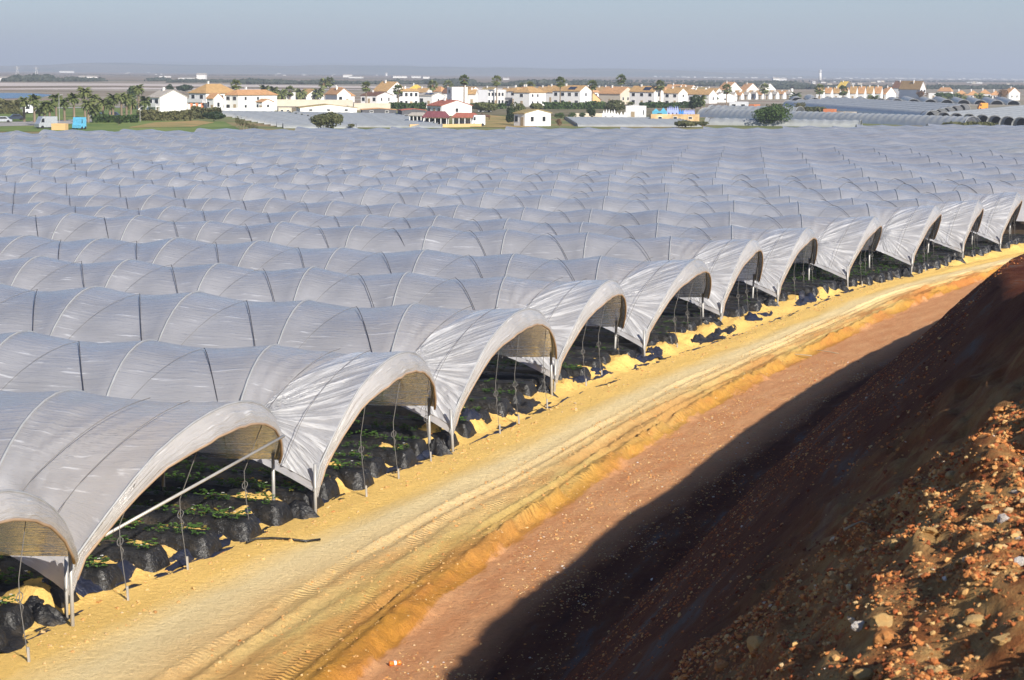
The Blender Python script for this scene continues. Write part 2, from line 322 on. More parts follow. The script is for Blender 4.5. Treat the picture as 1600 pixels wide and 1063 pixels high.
RK = [(1540, 718, .10, .62, 'large tan stone on the sunlit shoulder of the bank, topmost of the big ones'), (1488, 745, .06, .70, 'pale pointed stone just below the large tan stone'),
      (1590, 770, .07, .92, 'white stone at the edge of the picture beside the ochre rubble'), (1570, 812, .07, .95, 'white and pink stone under a dark hollow of the bank'), (1543, 795, .05, .66, 'ochre wedge of stone beside the white and pink one'),
      (1400, 855, .08, .64, 'flat tan stone lying alone in the shaded gravel'), (1455, 830, .07, .60, 'tan clod above the orange rubble'), (1505, 880, .06, .55, 'brown stone in the middle of the orange rubble'),
      (1593, 880, .06, 1., 'white quartz stone at the very edge of the picture'), (1345, 978, .06, .97, 'small white pebble standing out of dark gravel'), (1185, 1010, .12, .62, 'broad tan clod near the bottom of the picture'),
      (1130, 1042, .10, .42, 'red orange clod at the bottom beside the broad tan one'), (1180, 1022, .04, .38, 'small red stone touching the broad tan clod'), (1280, 955, .06, .55, 'ochre stone on its own between two shadows'),
      (1390, 1000, .13, .45, 'long reddish slab of earth low on the bank'), (1380, 975, .11, .63, 'long tan slab of earth above the reddish one'), (1520, 925, .11, .50, 'rusty lump with white chips on it'),
      (1525, 975, .09, .66, 'round yellowish stone below the rusty lump'), (1570, 1000, .08, .62, 'yellowish stone near the corner of the picture'), (1460, 1050, .07, .66, 'ochre cobble cut by the bottom edge of the picture'),
      (1350, 1060, .06, .64, 'ochre pebble resting on the bottom edge of the picture'), (1560, 640, .05, .45, 'orange stone high on the shaded face'), (1600, 845, .05, .9, 'grey white stone wedged in the rubble')]
def bank_hit(x, y):
    d = ray(x, y); s = 2.
    while s < 90:
        p = Vector((0, 0, CH))+d*s
        if p.z < gxy(p.x, p.y)[0]: return p
        s += .05
    return None
def rock_mesh(seed, tint):
    r = np.random.default_rng(seed); V = IV.copy(); Fc = IF.tolist()
    for _ in range(2):
        mid = {}; V = V.tolist(); nf = []
        def mp(a, b):
            k = (min(a, b), max(a, b))
            if k not in mid: p = (np.array(V[a])+np.array(V[b]))/2; V.append((p/np.linalg.norm(p)).tolist()); mid[k] = len(V)-1
            return mid[k]
        for a, b, c in Fc: x, y, z = mp(a, b), mp(b, c), mp(c, a); nf += [(a, x, z), (b, y, x), (c, z, y), (x, y, z)]
        V = np.array(V); Fc = nf
    for _ in range(9):
        d = r.normal(size=3); d /= np.linalg.norm(d); h = r.uniform(.55, .9); k = V@d; V = V-np.maximum(0, k-h)[:, None]*d
    V *= 1+.05*r.normal(size=(len(V), 1)); V *= r.uniform(.7, 1.25, 3)*np.array([1.15, 1, .7])
    m = mesh('rock', V, Fc, M['stone']); a = m.attributes.new('tint', 'FLOAT', 'POINT'); a.data.foreach_set('value', np.full(len(V), tint, np.float32)+r.normal(0, .03, len(V)).astype(np.float32)); return m
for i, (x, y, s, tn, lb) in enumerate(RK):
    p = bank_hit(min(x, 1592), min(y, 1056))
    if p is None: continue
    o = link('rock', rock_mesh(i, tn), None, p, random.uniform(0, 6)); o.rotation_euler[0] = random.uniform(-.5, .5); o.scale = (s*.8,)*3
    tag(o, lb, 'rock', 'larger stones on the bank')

# ------------------------------------------------------------------ the tunnels
TH = R(18); AX = np.array([-math.cos(TH), math.sin(TH)]); NX = np.array([math.sin(TH), math.cos(TH)])
FEET = [(97, 970), (487, 805), (700, 708), (865, 620), (1003, 568), (1125, 515), (1213, 485), (1322, 455), (1424, 432), (1503, 411), (1562, 397)]
B = [at(x, y, 0) for x, y in FEET]; B = [np.array([p.x, p.y]) for p in B]
Q = [p@NX for p in B]; SE = [p@AX for p in B]
Q = [Q[0]-7.0]+Q; SE = [SE[0]-.3]+SE
while Q[-1] < 245: Q.append(Q[-1]+6.85+.3*math.sin(len(Q)*1.7)); SE.append(SE[-1]-1.6)
BAY, ZC = 2.95, 2.7
GRP = 'white plastic tunnels of the strawberry field'
def arc(W, ze, zc, v):            # v 0..1 over the tunnel from near foot to far foot
    W = W-.2; rise = zc-ze; Rr = ((W/2)**2+rise**2)/(2*rise); al = math.asin(min(1, W/2/Rr)); a = (v*2-1)*al
    return .1+W/2+Rr*np.sin(a), zc-Rr+Rr*np.cos(a)
WORDS = ['cut by the left edge of the picture', 'with a long bracing pole in its open end', 'second open end from the bottom left along the sand road', 'third open end along the sand road, with a torn flap hanging inside', 'fourth open end along the sand road from the bottom left', 'fifth open end along the sand road from the bottom left', 'sixth open end along the road, narrow and steeply draped', 'seventh open end along the road from the bottom left', 'eighth open end along the road, with a wide low mouth', 'third open end from the right edge of the picture', 'second open end from the right edge of the picture', 'last open end, at the right edge of the picture']
M_ = M
for i in range(len(Q)-1):
    W = Q[i+1]-Q[i]; near = i < 12
    O = AX*SE[i]+NX*Q[i]; D0 = O[1]
    # extent of the row within what the picture shows
    sl = 0
    while True:
        p = O+AX*sl+NX*W/2
        if p[0] < -.272*p[1]-5 or sl > 260: break
        if p[1] > 202+p[0]*(.45 if p[0] < 0 else .5)+3*math.sin(sl*.04+i): break
        sl += BAY
    s0 = 0.
    if not near:
        while (O+AX*s0)[0] > .272*(O+AX*s0)[1]+4: s0 += BAY
    if sl-s0 < BAY: continue
    far_ = Q[i] > 125
    zc0 = ZC+(.05*math.sin(i*2.3)); LN = (.85 if i == 1 else .5+.1*math.sin(i*1.7)) if near else 0
    lean_ = lambda z_, s_: LN*np.clip(1-np.asarray(s_)/2.4, 0, 1)*np.clip((np.asarray(z_)-1.05)/(zc0-1.05), 0, 1)**.8
    lab = ('white plastic tunnel '+WORDS[i]) if near else ('pale plastic tunnel in the middle of the field, its ends out of the picture' if Q[i] < 130 else 'bluish darker plastic tunnel at the far side of the field')
    rt_ = root('plastic_tunnel', (O[0], O[1], 0), -TH, lab, 'polytunnel', GRP)
    hs = [0., 2.4] if near else [s0]
    while hs[-1] < sl: hs.append(hs[-1]+BAY)
    hs = np.array(hs); jit = rng.normal(0, .05, len(hs)); jz = rng.normal(0, .045, len(hs))
    if near: jz[:2] = 0; jit[:2] = 0
    hs = hs+jit
    nb, nv = (10, 30) if i < 16 else ((6, 18) if not far_ else (4, 12))
    S_ = []; 
    for k in range(len(hs)-1):
        n_ = nb*3 if (near and k == 0) else nb
        S_ += [(k, j/n_) for j in range(n_)]
    S_.append((len(hs)-2, 1.))
    K = np.array([a for a, b in S_]); f = np.array([b for a, b in S_]); s = hs[K]*(1-f)+hs[K+1]*f; dz = jz[K]*(1-f)+jz[K+1]*f
    nvv = nv*2 if i < 12 else nv
    v = np.linspace(0, 1, nvv)
    Sg, Vg = np.meshgrid(s, v, indexing='ij'); fg = np.repeat(f[:, None], nvv, 1)
    ze = 1.05
    w, z = arc(W, ze, zc0, Vg)
    cz = zc0-3; nwv = w-W/2; nzv = z-cz; ln = np.hypot(nwv, nzv); nwv /= ln; nzv /= ln
    lv = np.minimum(Vg, 1-Vg)*2
    fp = .5+.5*(1-lv); fm = .5-.5*(1-lv)
    dr = np.minimum(np.abs(fg-fp), np.abs(fg-fm))
    hoopf = np.clip(np.minimum(fg, 1-fg)/.15, 0, 1)
    kd = rng.uniform(.8, 1.25, len(hs))[K][:, None]
    sag = (.115*kd*np.clip(1-dr/.5, 0, 1)**1.2*hoopf+.05*np.minimum(fg, 1-fg)*2)
    if near:
        b0 = K[:, None] == 0; sag = np.where(b0, .14*np.sin(np.pi*fg)*(1-.3*lv), sag)
    seed = i*13.7
    sag = sag+.035*fbm(Sg*.9+seed, Vg*9, 3)*np.clip(np.minimum(fg, 1-fg)*6, 0, 1)
    if near:                       # taut folds running out of the knot where the film is bunched
        ks, kv = 2.15, .13; ay = (Vg-kv)*W*1.15; ax = ks-Sg; an = np.arctan2(ay, ax); rr = np.hypot(ax, ay)
        fold = (np.abs(np.sin(an*14+seed+4*fbm(an*3+seed, rr*.5, 2)))-.5)*.10*np.clip(rr/.5, 0, 1)*np.exp(-rr/2.4)*sstep(-.3, .3, ax)*(Sg < 2.4)*np.clip(Sg/.5, 0, 1)
        sag = sag+fold+.25*np.exp(-(rr/.35)**2)
        low = (.62*np.clip(1-Sg/2.2, 0, 1)**1.3)*sstep(.25, 0, Vg)   # the near skirt drops to the foot
    else: low = 0
    w = w-nwv*sag; z = z-nzv*sag+dz[:, None]-low
    if i == 0: pass
    skf = (np.clip(Sg/2.4, 0, 1) if near else 1.)*.21
    V3 = np.stack([-Sg-skf*(w-W/2)+lean_(z, Sg), w, z], -1)
    mt = M['film'] if i < 9 else (M['film_mid'] if not far_ else M['film_bluish'])
    arcl = Vg*W*1.2+i*3.3
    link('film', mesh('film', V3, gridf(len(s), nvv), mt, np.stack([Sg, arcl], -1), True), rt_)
    # hoops, ropes
    if Q[i] < 150:
        vv = np.linspace(0, 1, 17); hw, hzz = arc(W, ze, zc0+.004, vv)
        hm = MB().tube([(-.21*(a-W/2), a, b) for a, b in zip(hw, hzz)], .026 if i < 14 else .024, 5).mesh('hoop', M['pipe_white'], True)
        rp = {}
        for sg in (1, -1):
            mb = MB(); pts = []
            for a in np.linspace(0, .5, 9):
                ww, zz = arc(W, ze, zc0, np.array(a)); l_ = a*2; n1 = ww-W/2; n2 = zz-cz; q_ = math.hypot(n1, n2)
                hf = min(1, max(0, (1-(.5+.5*(1-l_)))/.15)) if l_ < 1 else 1
                pts.append((-sg*.5*(1-l_)*BAY*.96-.21*(float(ww)-W/2), float(ww-n1/q_*(.10*hf-.018)), float(zz-n2/q_*(.10*hf-.018))))
            rp[sg] = mb.tube(pts, (.009 if sg < 0 else .005) if i < 12 else .012, 4).mesh('rope', M['cord'] if sg < 0 else M['cord_pale'])
        kk = 0
        for k in range(len(hs)):
            if kk < 98:
                if near and k == 0: link('hoop', MB().tube([(float(lean_(b-.62*float(sstep(.25, 0, q)), 0)), a, b-.62*float(sstep(.25, 0, q))) for a, b, q in zip(hw, hzz, vv)], .026, 5).mesh('hoop', M['pipe_white'], True), rt_)
                else: link('hoop', hm, rt_, (-hs[k], 0, jz[k]))
                kk += 1
            if 1 <= k < len(hs)-1 and k < 60 and (Q[i] < 110):
                mid = (hs[k]+hs[k+1])/2
                link('rope', rp[-1], rt_, (-mid, 0, (jz[k]+jz[k+1])/2))
                if i < 14: link('rope', rp[1], rt_, (-mid, 0, (jz[k]+jz[k+1])/2))
    if near:
        # lip: the film folded outwards and down round a pipe at the mouth
        ns, n2 = 9, nvv; ss = np.linspace(0, 1, ns); Sg2, Vg2 = np.meshgrid(ss, np.linspace(0, 1, n2), indexing='ij')
        w0, z0 = arc(W, ze, zc0, Vg2); nw = w0-W/2; nz = z0-(zc0-2.2); l0 = np.hypot(nw, nz); nw /= l0; nz /= l0
        # skirt point
        lowz = .62*sstep(.25, 0, Vg2)
        inn = .38*Sg2**1.15*(.35+.65*sstep(0, .35, Vg2))+.03*np.sin(Vg2*70+seed)*np.sin(np.pi*np.clip(Sg2*.8, 0, 1))*.5+.02*fbm(Vg2*60+seed, Sg2*1.2, 3)*Sg2
        out = .22*np.sin(Sg2*np.pi/2)*(.12+.88*sstep(.0, .4, Vg2))
        V3 = np.stack([out+lean_(z0-lowz, 0), w0-nw*inn, z0-nz*inn*np.where(Vg2 < .1, 1, 1)-lowz-.12*Sg2*sstep(.2, 0, Vg2)], -1)
        link('film_lip', mesh('film_lip', V3, gridf(ns, n2, True), M['film_white'], np.stack([Vg2*W*1.2, Sg2*.6+seed], -1), True), rt_)
        pv = [(V3[-1, k, 0]-.01, V3[-1, k, 1], V3[-1, k, 2]) for k in range(2, n2, 2)]
        MB().tube(pv, .025, 6).build('mouth_pipe', M['pipe_rust'], rt_, smooth=True)
        # bleached double sheet from the knot to the mouth
        if i != 1:
            va = np.linspace(.02, .56, 46); ma = 30; tt = np.linspace(0, 1, ma)
            smax = np.where(va < .13, 2.15-.6*(.13-va)/.13, 2.15+(.75-2.15)*((va-.13)/.43)**.75)
            Va = np.repeat(va[:, None], ma, 1); Sa = smax[:, None]*tt[None]
            wa, za = arc(W, ze, zc0, Va); nw = wa-W/2; nz = za-cz; l0 = np.hypot(nw, nz); nw /= l0; nz /= l0
            fa = Sa/2.4; ay = (Va-.13)*W*1.15; ax = 2.15-Sa; an = np.arctan2(ay, ax+1e-6); rr = np.hypot(ax, ay)
            fold = (np.abs(np.sin(an*14+seed+4*fbm(an*3+seed, rr*.5, 2)))-.5)*.10*np.clip(rr/.5, 0, 1)*np.exp(-rr/2.4)*np.clip(Sa/.5, 0, 1)
            sg_ = .14*np.sin(np.pi*np.clip(fa, 0, 1))*(1-.3*Va*2)+.035*fbm(Sa*.9+seed, Va*9, 3)*np.clip(np.minimum(fa, 1-fa)*6, 0, 1)+fold+.25*np.exp(-(rr/.35)**2)-.025
            lw = (.62*np.clip(1-Sa/2.2, 0, 1)**1.3)*sstep(.25, 0, Va)
            V3 = np.stack([-Sa-.21*np.clip(Sa/2.4, 0, 1)*(wa-nw*sg_-W/2)+lean_(za-lw, Sa), wa-nw*sg_, za-nz*sg_-lw], -1)
            link('end_film_or_shade', mesh('end_film_or_shade', V3, gridf(len(va), ma, True), M['film_crease'], np.stack([rr*.7, an*2.2+i], -1), True), rt_)
        # posts of the mouth and along the valley
        lean = random.uniform(-.06, .06)
        for yy in (.16, W-.22):
            MB().tube([(lean, yy+random.uniform(-.05, .05), -.3), (0, yy, 1.3 if yy > 1 else .95)], .035, 6).build('post', M['pipe'], rt_, smooth=True)
        for k in range(1, min(len(hs), 7)):
            MB().tube([(-hs[k], W-.05, -.1), (-hs[k], W-.05, 1.15)], .03, 5).build('post', M['pipe'], rt_, smooth=True)
            if k < 4: MB().tube([(-hs[k], W-.1, .35), (-hs[k]+random.uniform(.3, .9), W-1.3, 1.75)], .022, 5).build('brace', M['wood'] if k % 2 else M['pipe'], rt_)
        for fr in ([.33, .52, .80] if i > 1 else [.20, .42, .72]):   # cords hanging from the mouth hoop to pegs
            fr += random.uniform(-.04, .04); ww, zz = arc(W, ze, zc0, np.array(fr)); ww = float(ww); zz = float(zz)
            mb = MB(); x0 = .25; mb.tube([(x0-.2+float(lean_(zz, 0))*.9, ww, zz-.15), (x0, ww+.02, 1.2), (x0+.02, ww, .9), (x0+.1, ww+.05, .05)], .008, 4)
            for a in range(8):
                p_ = [(x0+.02+.05*math.cos(b), ww+.05*math.sin(b)*.6, .95+.07*math.sin(b)+.02*a*0) for b in (a*.785, a*.785+.785)]; mb.tube(p_, .008, 3, cap=False)
            mb.tube([(x0, ww, .92), (x0+.04, ww+.06, .8), (x0, ww+.05, .62)], .009, 3)
            mb.build('cord', M['cord_pale'], rt_)
            MB().tube([(x0+.12, ww+.05, -.15), (x0+.10, ww+.05, .22)], .022, 5).build('peg', M['pipe'], rt_)
        # guy ropes over the end
        for sg in (.35, .9):
            pts = [(-.15-sg*.5*(1-a*2)-sg+float(lean_(arc(W, ze, zc0, np.array(a))[1], sg))-.03, float(arc(W, ze, zc0, np.array(a))[0])-.02, float(arc(W, ze, zc0, np.array(a))[1])+.05-.62*max(0, 1-a*8)*.6) for a in np.linspace(0.02, .5, 12)]
            MB().tube(pts, .007, 4).build('rope', M['cord_pale'], rt_)
        if i == 1:
            MB().tube([(.22+float(lean_(2.2, 0)), W*.80, float(arc(W, ze, zc0, np.array(.8))[1])-.30), (-.05, W*.18, 1.0)], .027, 6).build('bracing_pole', M['pipe'], rt_, smooth=True)
        if i in (3, 9):
            V = []
            for a in range(9):
                for b_ in range(6): V.append((-.6-.05*math.sin(a*1.3+b_), W*.14+b_*.07-.02*a+.03*math.sin(a), 1.25-a*.07))
            link('torn_flap', mesh('torn_flap', V, gridf(9, 6), M['film_white'], [(v_[1], v_[2]) for v_ in V], True), rt_)
        if i in (5, 6, 8, 9, 10):     # gathered inner curtain seen through the mouth
            n1, n2 = 26, 16; a_, b_ = np.meshgrid(np.linspace(0, 1, n1), np.linspace(0, 1, n2), indexing='ij')
            yy = W*(.50+.44*a_); top = arc(W, ze, zc0, .5+.42*a_)[1]-.06; zz = 1.0+(top-1.0)*b_; xx = -1.9-.18*fbm(a_*5+i, b_*4, 3)-.08*np.sin(a_*30)
            link('inner_curtain', mesh('inner_curtain', np.stack([xx, yy, zz], -1), gridf(n1, n2), M['film'], np.stack([a_*3, b_*2], -1), True), rt_)

# ------------------------------------------------------------------ beds under black plastic, strawberry plants
def leaf_mat(name, c1, c2, trans=.25):
    n = NT(name); f = n.noise(n.coord(), 1.7, 4); oi = n.n('ShaderNodeObjectInfo')
    col = n.mix(n.ramp(n.math('ADD', n.math('MULTIPLY', f, .8), n.math('MULTIPLY', oi.outputs['Random'], .2)), [(.35, (0, 0, 0)), (.65, (1, 1, 1))]), c1, c2)
    b = n.bsdf(col, .6, .3); t = n.n('ShaderNodeBsdfTranslucent'); n.l(col, t.inputs[0]); m = n.n('ShaderNodeMixShader'); m.inputs[0].default_value = trans
    n.l(b.outputs[0], m.inputs[1]); n.l(t.outputs[0], m.inputs[2]); return n.done(m)
M['berry_leaf'] = leaf_mat('berry_leaf', (.05, .11, .025), (.11, .20, .045))
M['petal'] = simple('petal', (.8, .8, .78), .6)
M['leaf_yellow'] = leaf_mat('leaf_yellow', (.22, .2, .04), (.36, .22, .06))
def berry(seed, n=11):
    r = random.Random(seed); V = []; Fc = []; mi = []
    for k in range(n):
        a = r.uniform(0, 6.28); el = r.uniform(.15, 1.1); ln = r.uniform(.07, .15); c = Vector((math.cos(a)*math.cos(el)*ln, math.sin(a)*math.cos(el)*ln, math.sin(el)*ln+.02))
        for j in (-1, 0, 1):
            b = a+j*1.1; d = Vector((math.cos(b), math.sin(b), r.uniform(-.3, .3))); sd = Vector((-math.sin(b), math.cos(b), 0)); L = .075; w = .03
            i0 = len(V); V += [c, c+d*L*.5+sd*w+Vector((0, 0, .01)), c+d*L, c+d*L*.5-sd*w+Vector((0, 0, .01))]; Fc += [(i0, i0+1, i0+2, i0+3)]; mi.append(1 if k == 0 else 0)
    return V, Fc, mi
BM = []
for k in range(6):
    V, Fc, mi = berry(k); m = mesh('strawberry_plant', V, Fc, [M['berry_leaf'], M['leaf_yellow']]); m.polygons.foreach_set('material_index', mi); BM.append((m, V, Fc))
fl = MB()
for a in range(5): fl.add([(0, 0, .15), (.022*math.cos(a*1.256-.4), .022*math.sin(a*1.256-.4), .155), (.03*math.cos(a*1.256), .03*math.sin(a*1.256), .15), (.022*math.cos(a*1.256+.4), .022*math.sin(a*1.256+.4), .155)], [(0, 1, 2, 3)])
flm = fl.mesh('flower', M['petal'])
spots = []
ORD = ['nearest', 'second', 'third', 'fourth', 'fifth', 'sixth']
NT_ = ['first', 'second', 'third', 'fourth', 'fifth', 'sixth', 'seventh', 'eighth', 'ninth', 'tenth', 'eleventh', 'twelfth']
for i in range(12):
    W = Q[i+1]-Q[i]; O = AX*SE[i]+NX*Q[i]; ds = SE[min(i+1, len(SE)-1)]-SE[i]
    for j in range(6):
        yw = (j+.5)*W/6; x1 = -ds*(j+.5)/6+random.uniform(-.32, .02); p = O-AX*x1+NX*yw
        xs = np.r_[0, .03, .09, .16, np.linspace(.24, 2.2, 24), np.linspace(2.8, 9, 12), np.array([13, 18, 24, 30.])]
        prof = np.array([(-.50, -.06), (-.47, .04), (-.40, .20), (-.34, .31), (-.29, .355), (-.1, .36), (.0, .35), (.1, .36), (.29, .355), (.34, .31), (.40, .20), (.47, .04), (.50, -.06)])
        prof = np.array([((1-b)*prof[a]+b*prof[a+1]) for a in range(12) for b in (0, .5)]+[prof[-1]])
        Xg = np.repeat(xs[:, None], len(prof), 1); Y = prof[:, 0][None]*.80*np.ones_like(Xg); Z = prof[:, 1][None]*np.ones_like(Xg)
        endt = np.clip(Xg/.14, 0, 1)**.5; Z = Z*endt-.03*(1-endt); Y = Y*(.8+.2*endt)
        cr = np.exp(-Xg/1.1); sd_ = i*7+j*3.1
        pleat = np.sin(Xg*26+3*fbm(Xg*2+sd_, Y*5, 2)*4)*.022*cr
        Y = Y+np.sign(Y)*pleat*(np.abs(Y) > .2)+.025*fbm(Xg*1.6+sd_, Z*3, 3)*cr; Z = Z+.04*fbm(Xg*2.3+sd_, Y*4, 3)*cr+.02*fbm(Xg*7, Y*9+sd_, 3)
        V3 = np.stack([-Xg, Y, np.maximum(Z, -.06)], -1)
        g0 = gxy(p[0], p[1])[0]
        o = link('raised_bed', mesh('raised_bed', V3, gridf(len(xs), len(prof)), M['black_plastic'], None, True), None, (p[0], p[1], max(-.02, min(.08, g0-.06))), -TH)
        tag(o, '%s raised black bed from the front of the %s tunnel from the bottom left' % (ORD[j], NT_[i]), 'raised bed', 'raised strawberry beds under the tunnels')
        for k in range(46):
            for sd in (-.12, .12):
                xx = .35+k*.30+random.uniform(-.05, .05)
                if random.random() < .15: continue
                pp = p+AX*xx+NX*(yw*0+sd+random.uniform(-.03, .03)); spots.append((pp[0], pp[1], .33, math.hypot(*pp), xx, i, j))
spots.sort(key=lambda a: a[3]+a[4]*2.5)
for n_, s in enumerate(spots[:298]):
    o = link('strawberry_plant', BM[n_ % 6][0], None, s[:3], random.uniform(0, 6.28)); q = random.uniform(.6, 1.15); o.scale = (q, q, q)
    tag(o, 'low green strawberry plant in the %s bed of the %s tunnel from the bottom left' % (ORD[s[6]], NT_[s[5]]), 'plant', 'strawberry plants on the black beds')
    if random.random() < .35: link('flower', flm, o, (.05, .03, 0))
V, Fc = [], []
for s in spots[298:]:
    m, v, f = BM[random.randrange(6)]; a = random.uniform(0, 6.28); ca, sa = math.cos(a), math.sin(a); q = random.uniform(.5, 1.0); b = len(V)
    V += [(s[0]+q*(p[0]*ca-p[1]*sa), s[1]+q*(p[0]*sa+p[1]*ca), s[2]+q*p[2]) for p in v]; Fc += [tuple(b+k for k in x) for x in f]
tag(link('strawberry_foliage', mesh('strawberry_foliage', V, Fc, M['berry_leaf'])), 'strawberry leaves deep inside the tunnels', 'foliage', None, 'stuff')

# crumpled plastic half buried along the verge
TARPS = [(14.5, 3.2, -4.5, .8), (18, 3.5, -4.4, .9), (22.2, 2.6, -4.6, .8), (24.6, 3.6, -4.25, .75), (28.5, 3.0, -4.5, .6), (30.8, 4.4, -4.2, .55), (35.5, 3.0, -4.6, .6), (38.5, 4.6, -4.25, .6), (43.6, 2.0, -4.6, .5), (46, 3.2, -4.3, .6), (50.5, 3.4, -4.45, .5), (55.5, 2.6, -4.4, .5), (60, 4.2, -4.3, .5), (66, 2.6, -4.5, .5), (71, 3.5, -4.4, .5), (78, 3, -4.5, .5), (85, 3.5, -4.4, .5)]
NTH = ['first', 'second', 'third', 'fourth', 'fifth', 'sixth', 'seventh', 'eighth', 'ninth', 'tenth', 'eleventh', 'twelfth', 'thirteenth', 'fourteenth', 'fifteenth', 'sixteenth', 'seventeenth']
for k, (t0, L, c0, wd) in enumerate(TARPS):
    n1, n2 = int(L*14), 14; a, b = np.meshgrid(np.linspace(0, 1, n1), np.linspace(-1, 1, n2), indexing='ij')
    t = t0+a*L; env = np.sin(np.pi*np.clip(a, .0, 1))**.5; c = c0+b*wd*.5*(.35+.65*env)*(1+.5*fbm(t*.9+k, b*0, 3))+.15*fbm(t*.5, b*0+k, 2)
    P3 = G(c, t); P3[..., 2] += .015+.16*fbm(t*1.5+k*5, b*1.3, 3)+.05*np.sin(b*9+t*2)*fbm(t*2, b+k, 2)+.03*env-.05*np.abs(b)**3-.06*(1-env)
    tag(link('plastic_sheet', mesh('plastic_sheet', P3, gridf(n1, n2, True), M['blue_plastic'] if k % 3 else M['black_plastic'], None, True)), 'crumpled dark plastic sheet half buried in sand, %s along the verge from the bottom left' % NTH[k], 'plastic sheet', 'dark plastic sheets along the road verge')
for k in range(26):
    t0 = 13+k*2.9+random.uniform(-.5, .5); L = random.uniform(2.2, 4.5); wd = random.uniform(.12, .34); c0 = -3.98+random.uniform(-.12, .16); n1, n2 = int(L*16), 9
    a, b = np.meshgrid(np.linspace(0, 1, n1), np.linspace(-1, 1, n2), indexing='ij'); t = t0+a*L; c = c0+b*wd*.5*(1+.8*fbm(t*1.7+k, b*0, 3))+.10*fbm(t*.8, b*0+k, 3)
    P3 = G(c, t); P3[..., 2] += -.004+.075*fbm(t*2.3+k*5, b*1.5, 4)-.03*np.abs(b)**2
    tag(link('film_strip', mesh('film_strip', P3, gridf(n1, n2, True), M['black_plastic'] if k % 2 else M['blue_plastic'], None, True)), 'thin ragged strip of black film showing through the sand at the road edge', 'film strip', 'black film strips along the road edge')
# heap of plastic at the foot of each mouth post
for i in range(1, 12):
    O = AX*SE[i]+NX*(Q[i]-.1); n1, n2 = 24, 20; a, b = np.meshgrid(np.linspace(0, 2*np.pi, n1), np.linspace(0, 1, n2), indexing='ij')
    rad = (.27+.10*fbm(a*1.0+i, a*0, 2))*b*(1+.12*np.sin(a*7+i)); x = rad*np.cos(a)*1.5-.25; y = rad*np.sin(a); z = .34*(1-b**1.4)+.06*np.sin(a*9+i*2)*b*(1-b)*3+.1*fbm(x*4+i, y*4, 3)*(1-b)-.03
    a0 = z[0].copy(); x[-1] = x[0]; y[-1] = y[0]; z[-1] = a0
    g0 = gxy(*O)[0]
    tag(link('plastic_heap', mesh('plastic_heap', np.stack([x, y, z], -1), gridf(n1, n2), M['black_plastic'], None, True), None, (O[0], O[1], max(0, g0-.05)), -TH), 'bunched black plastic round the mouth posts between the %s and %s tunnels' % (NT_[i-1], NT_[i]), 'plastic heap', 'black plastic heaps at the tunnel posts')
# black water pipe and small litter
pts = []
for x, y in [(385, 838), (400, 832), (425, 832), (452, 834), (478, 836), (500, 832)]:
    p = at(x, y, .15); pts.append((p.x, p.y, gxy(p.x, p.y)[0]+.03))
tag(MB().tube(pts, .022, 8).build('irrigation_pipe', M['black_plastic'], smooth=True), 'thin black irrigation pipe lying on the sand before the second tunnel', 'pipe')
M['can_orange'] = simple('can_orange', (.75, .2, .03), .35, .5); M['can_white'] = simple('can_white', (.75, .75, .78), .4, .5)
p = bank_hit(617, 1040)
if p:
    r0 = root('drink_can', (p.x, p.y, p.z+.035), .4, 'crushed orange drink can lying on the pinkish foot of the bank', 'can')
    MB().tube([(-.085, 0, 0), (-.08, 0, 0), (-.02, .004, 0)], .036, 12, .036).build('can_body', M['can_orange'], r0, smooth=True)
    MB().tube([(-.02, .004, 0), (.02, .004, 0)], .0355, 12).build('can_band', M['can_white'], r0, smooth=True)
    MB().tube([(.02, .004, 0), (.075, 0, 0), (.085, 0, 0)], .036, 12, .033).build('can_end', M['can_orange'], r0, smooth=True)
    tag(r0)
for (x, y, L, a, lb) in [(1340, 852-20, .25, .4, 'dry curved twig lying on the shaded bank'), (1291, 552, .9, 2.4, 'short brown stick on the orange foot of the bank'), (1245, 557, .9, 3.0, 'thin pale stick lying on the road edge beside the brown one')]:
    p = bank_hit(x, y)
    if p: tag(MB().tube([(-L/2, 0, 0), (-L/6, .04*L, .03), (L/5, .1*L, .05), (L/2, .0, .02)], .018*L+.006, 5, .004).build('stick', M['wood'], None, (p.x, p.y, p.z+.03), a), lb, 'stick')

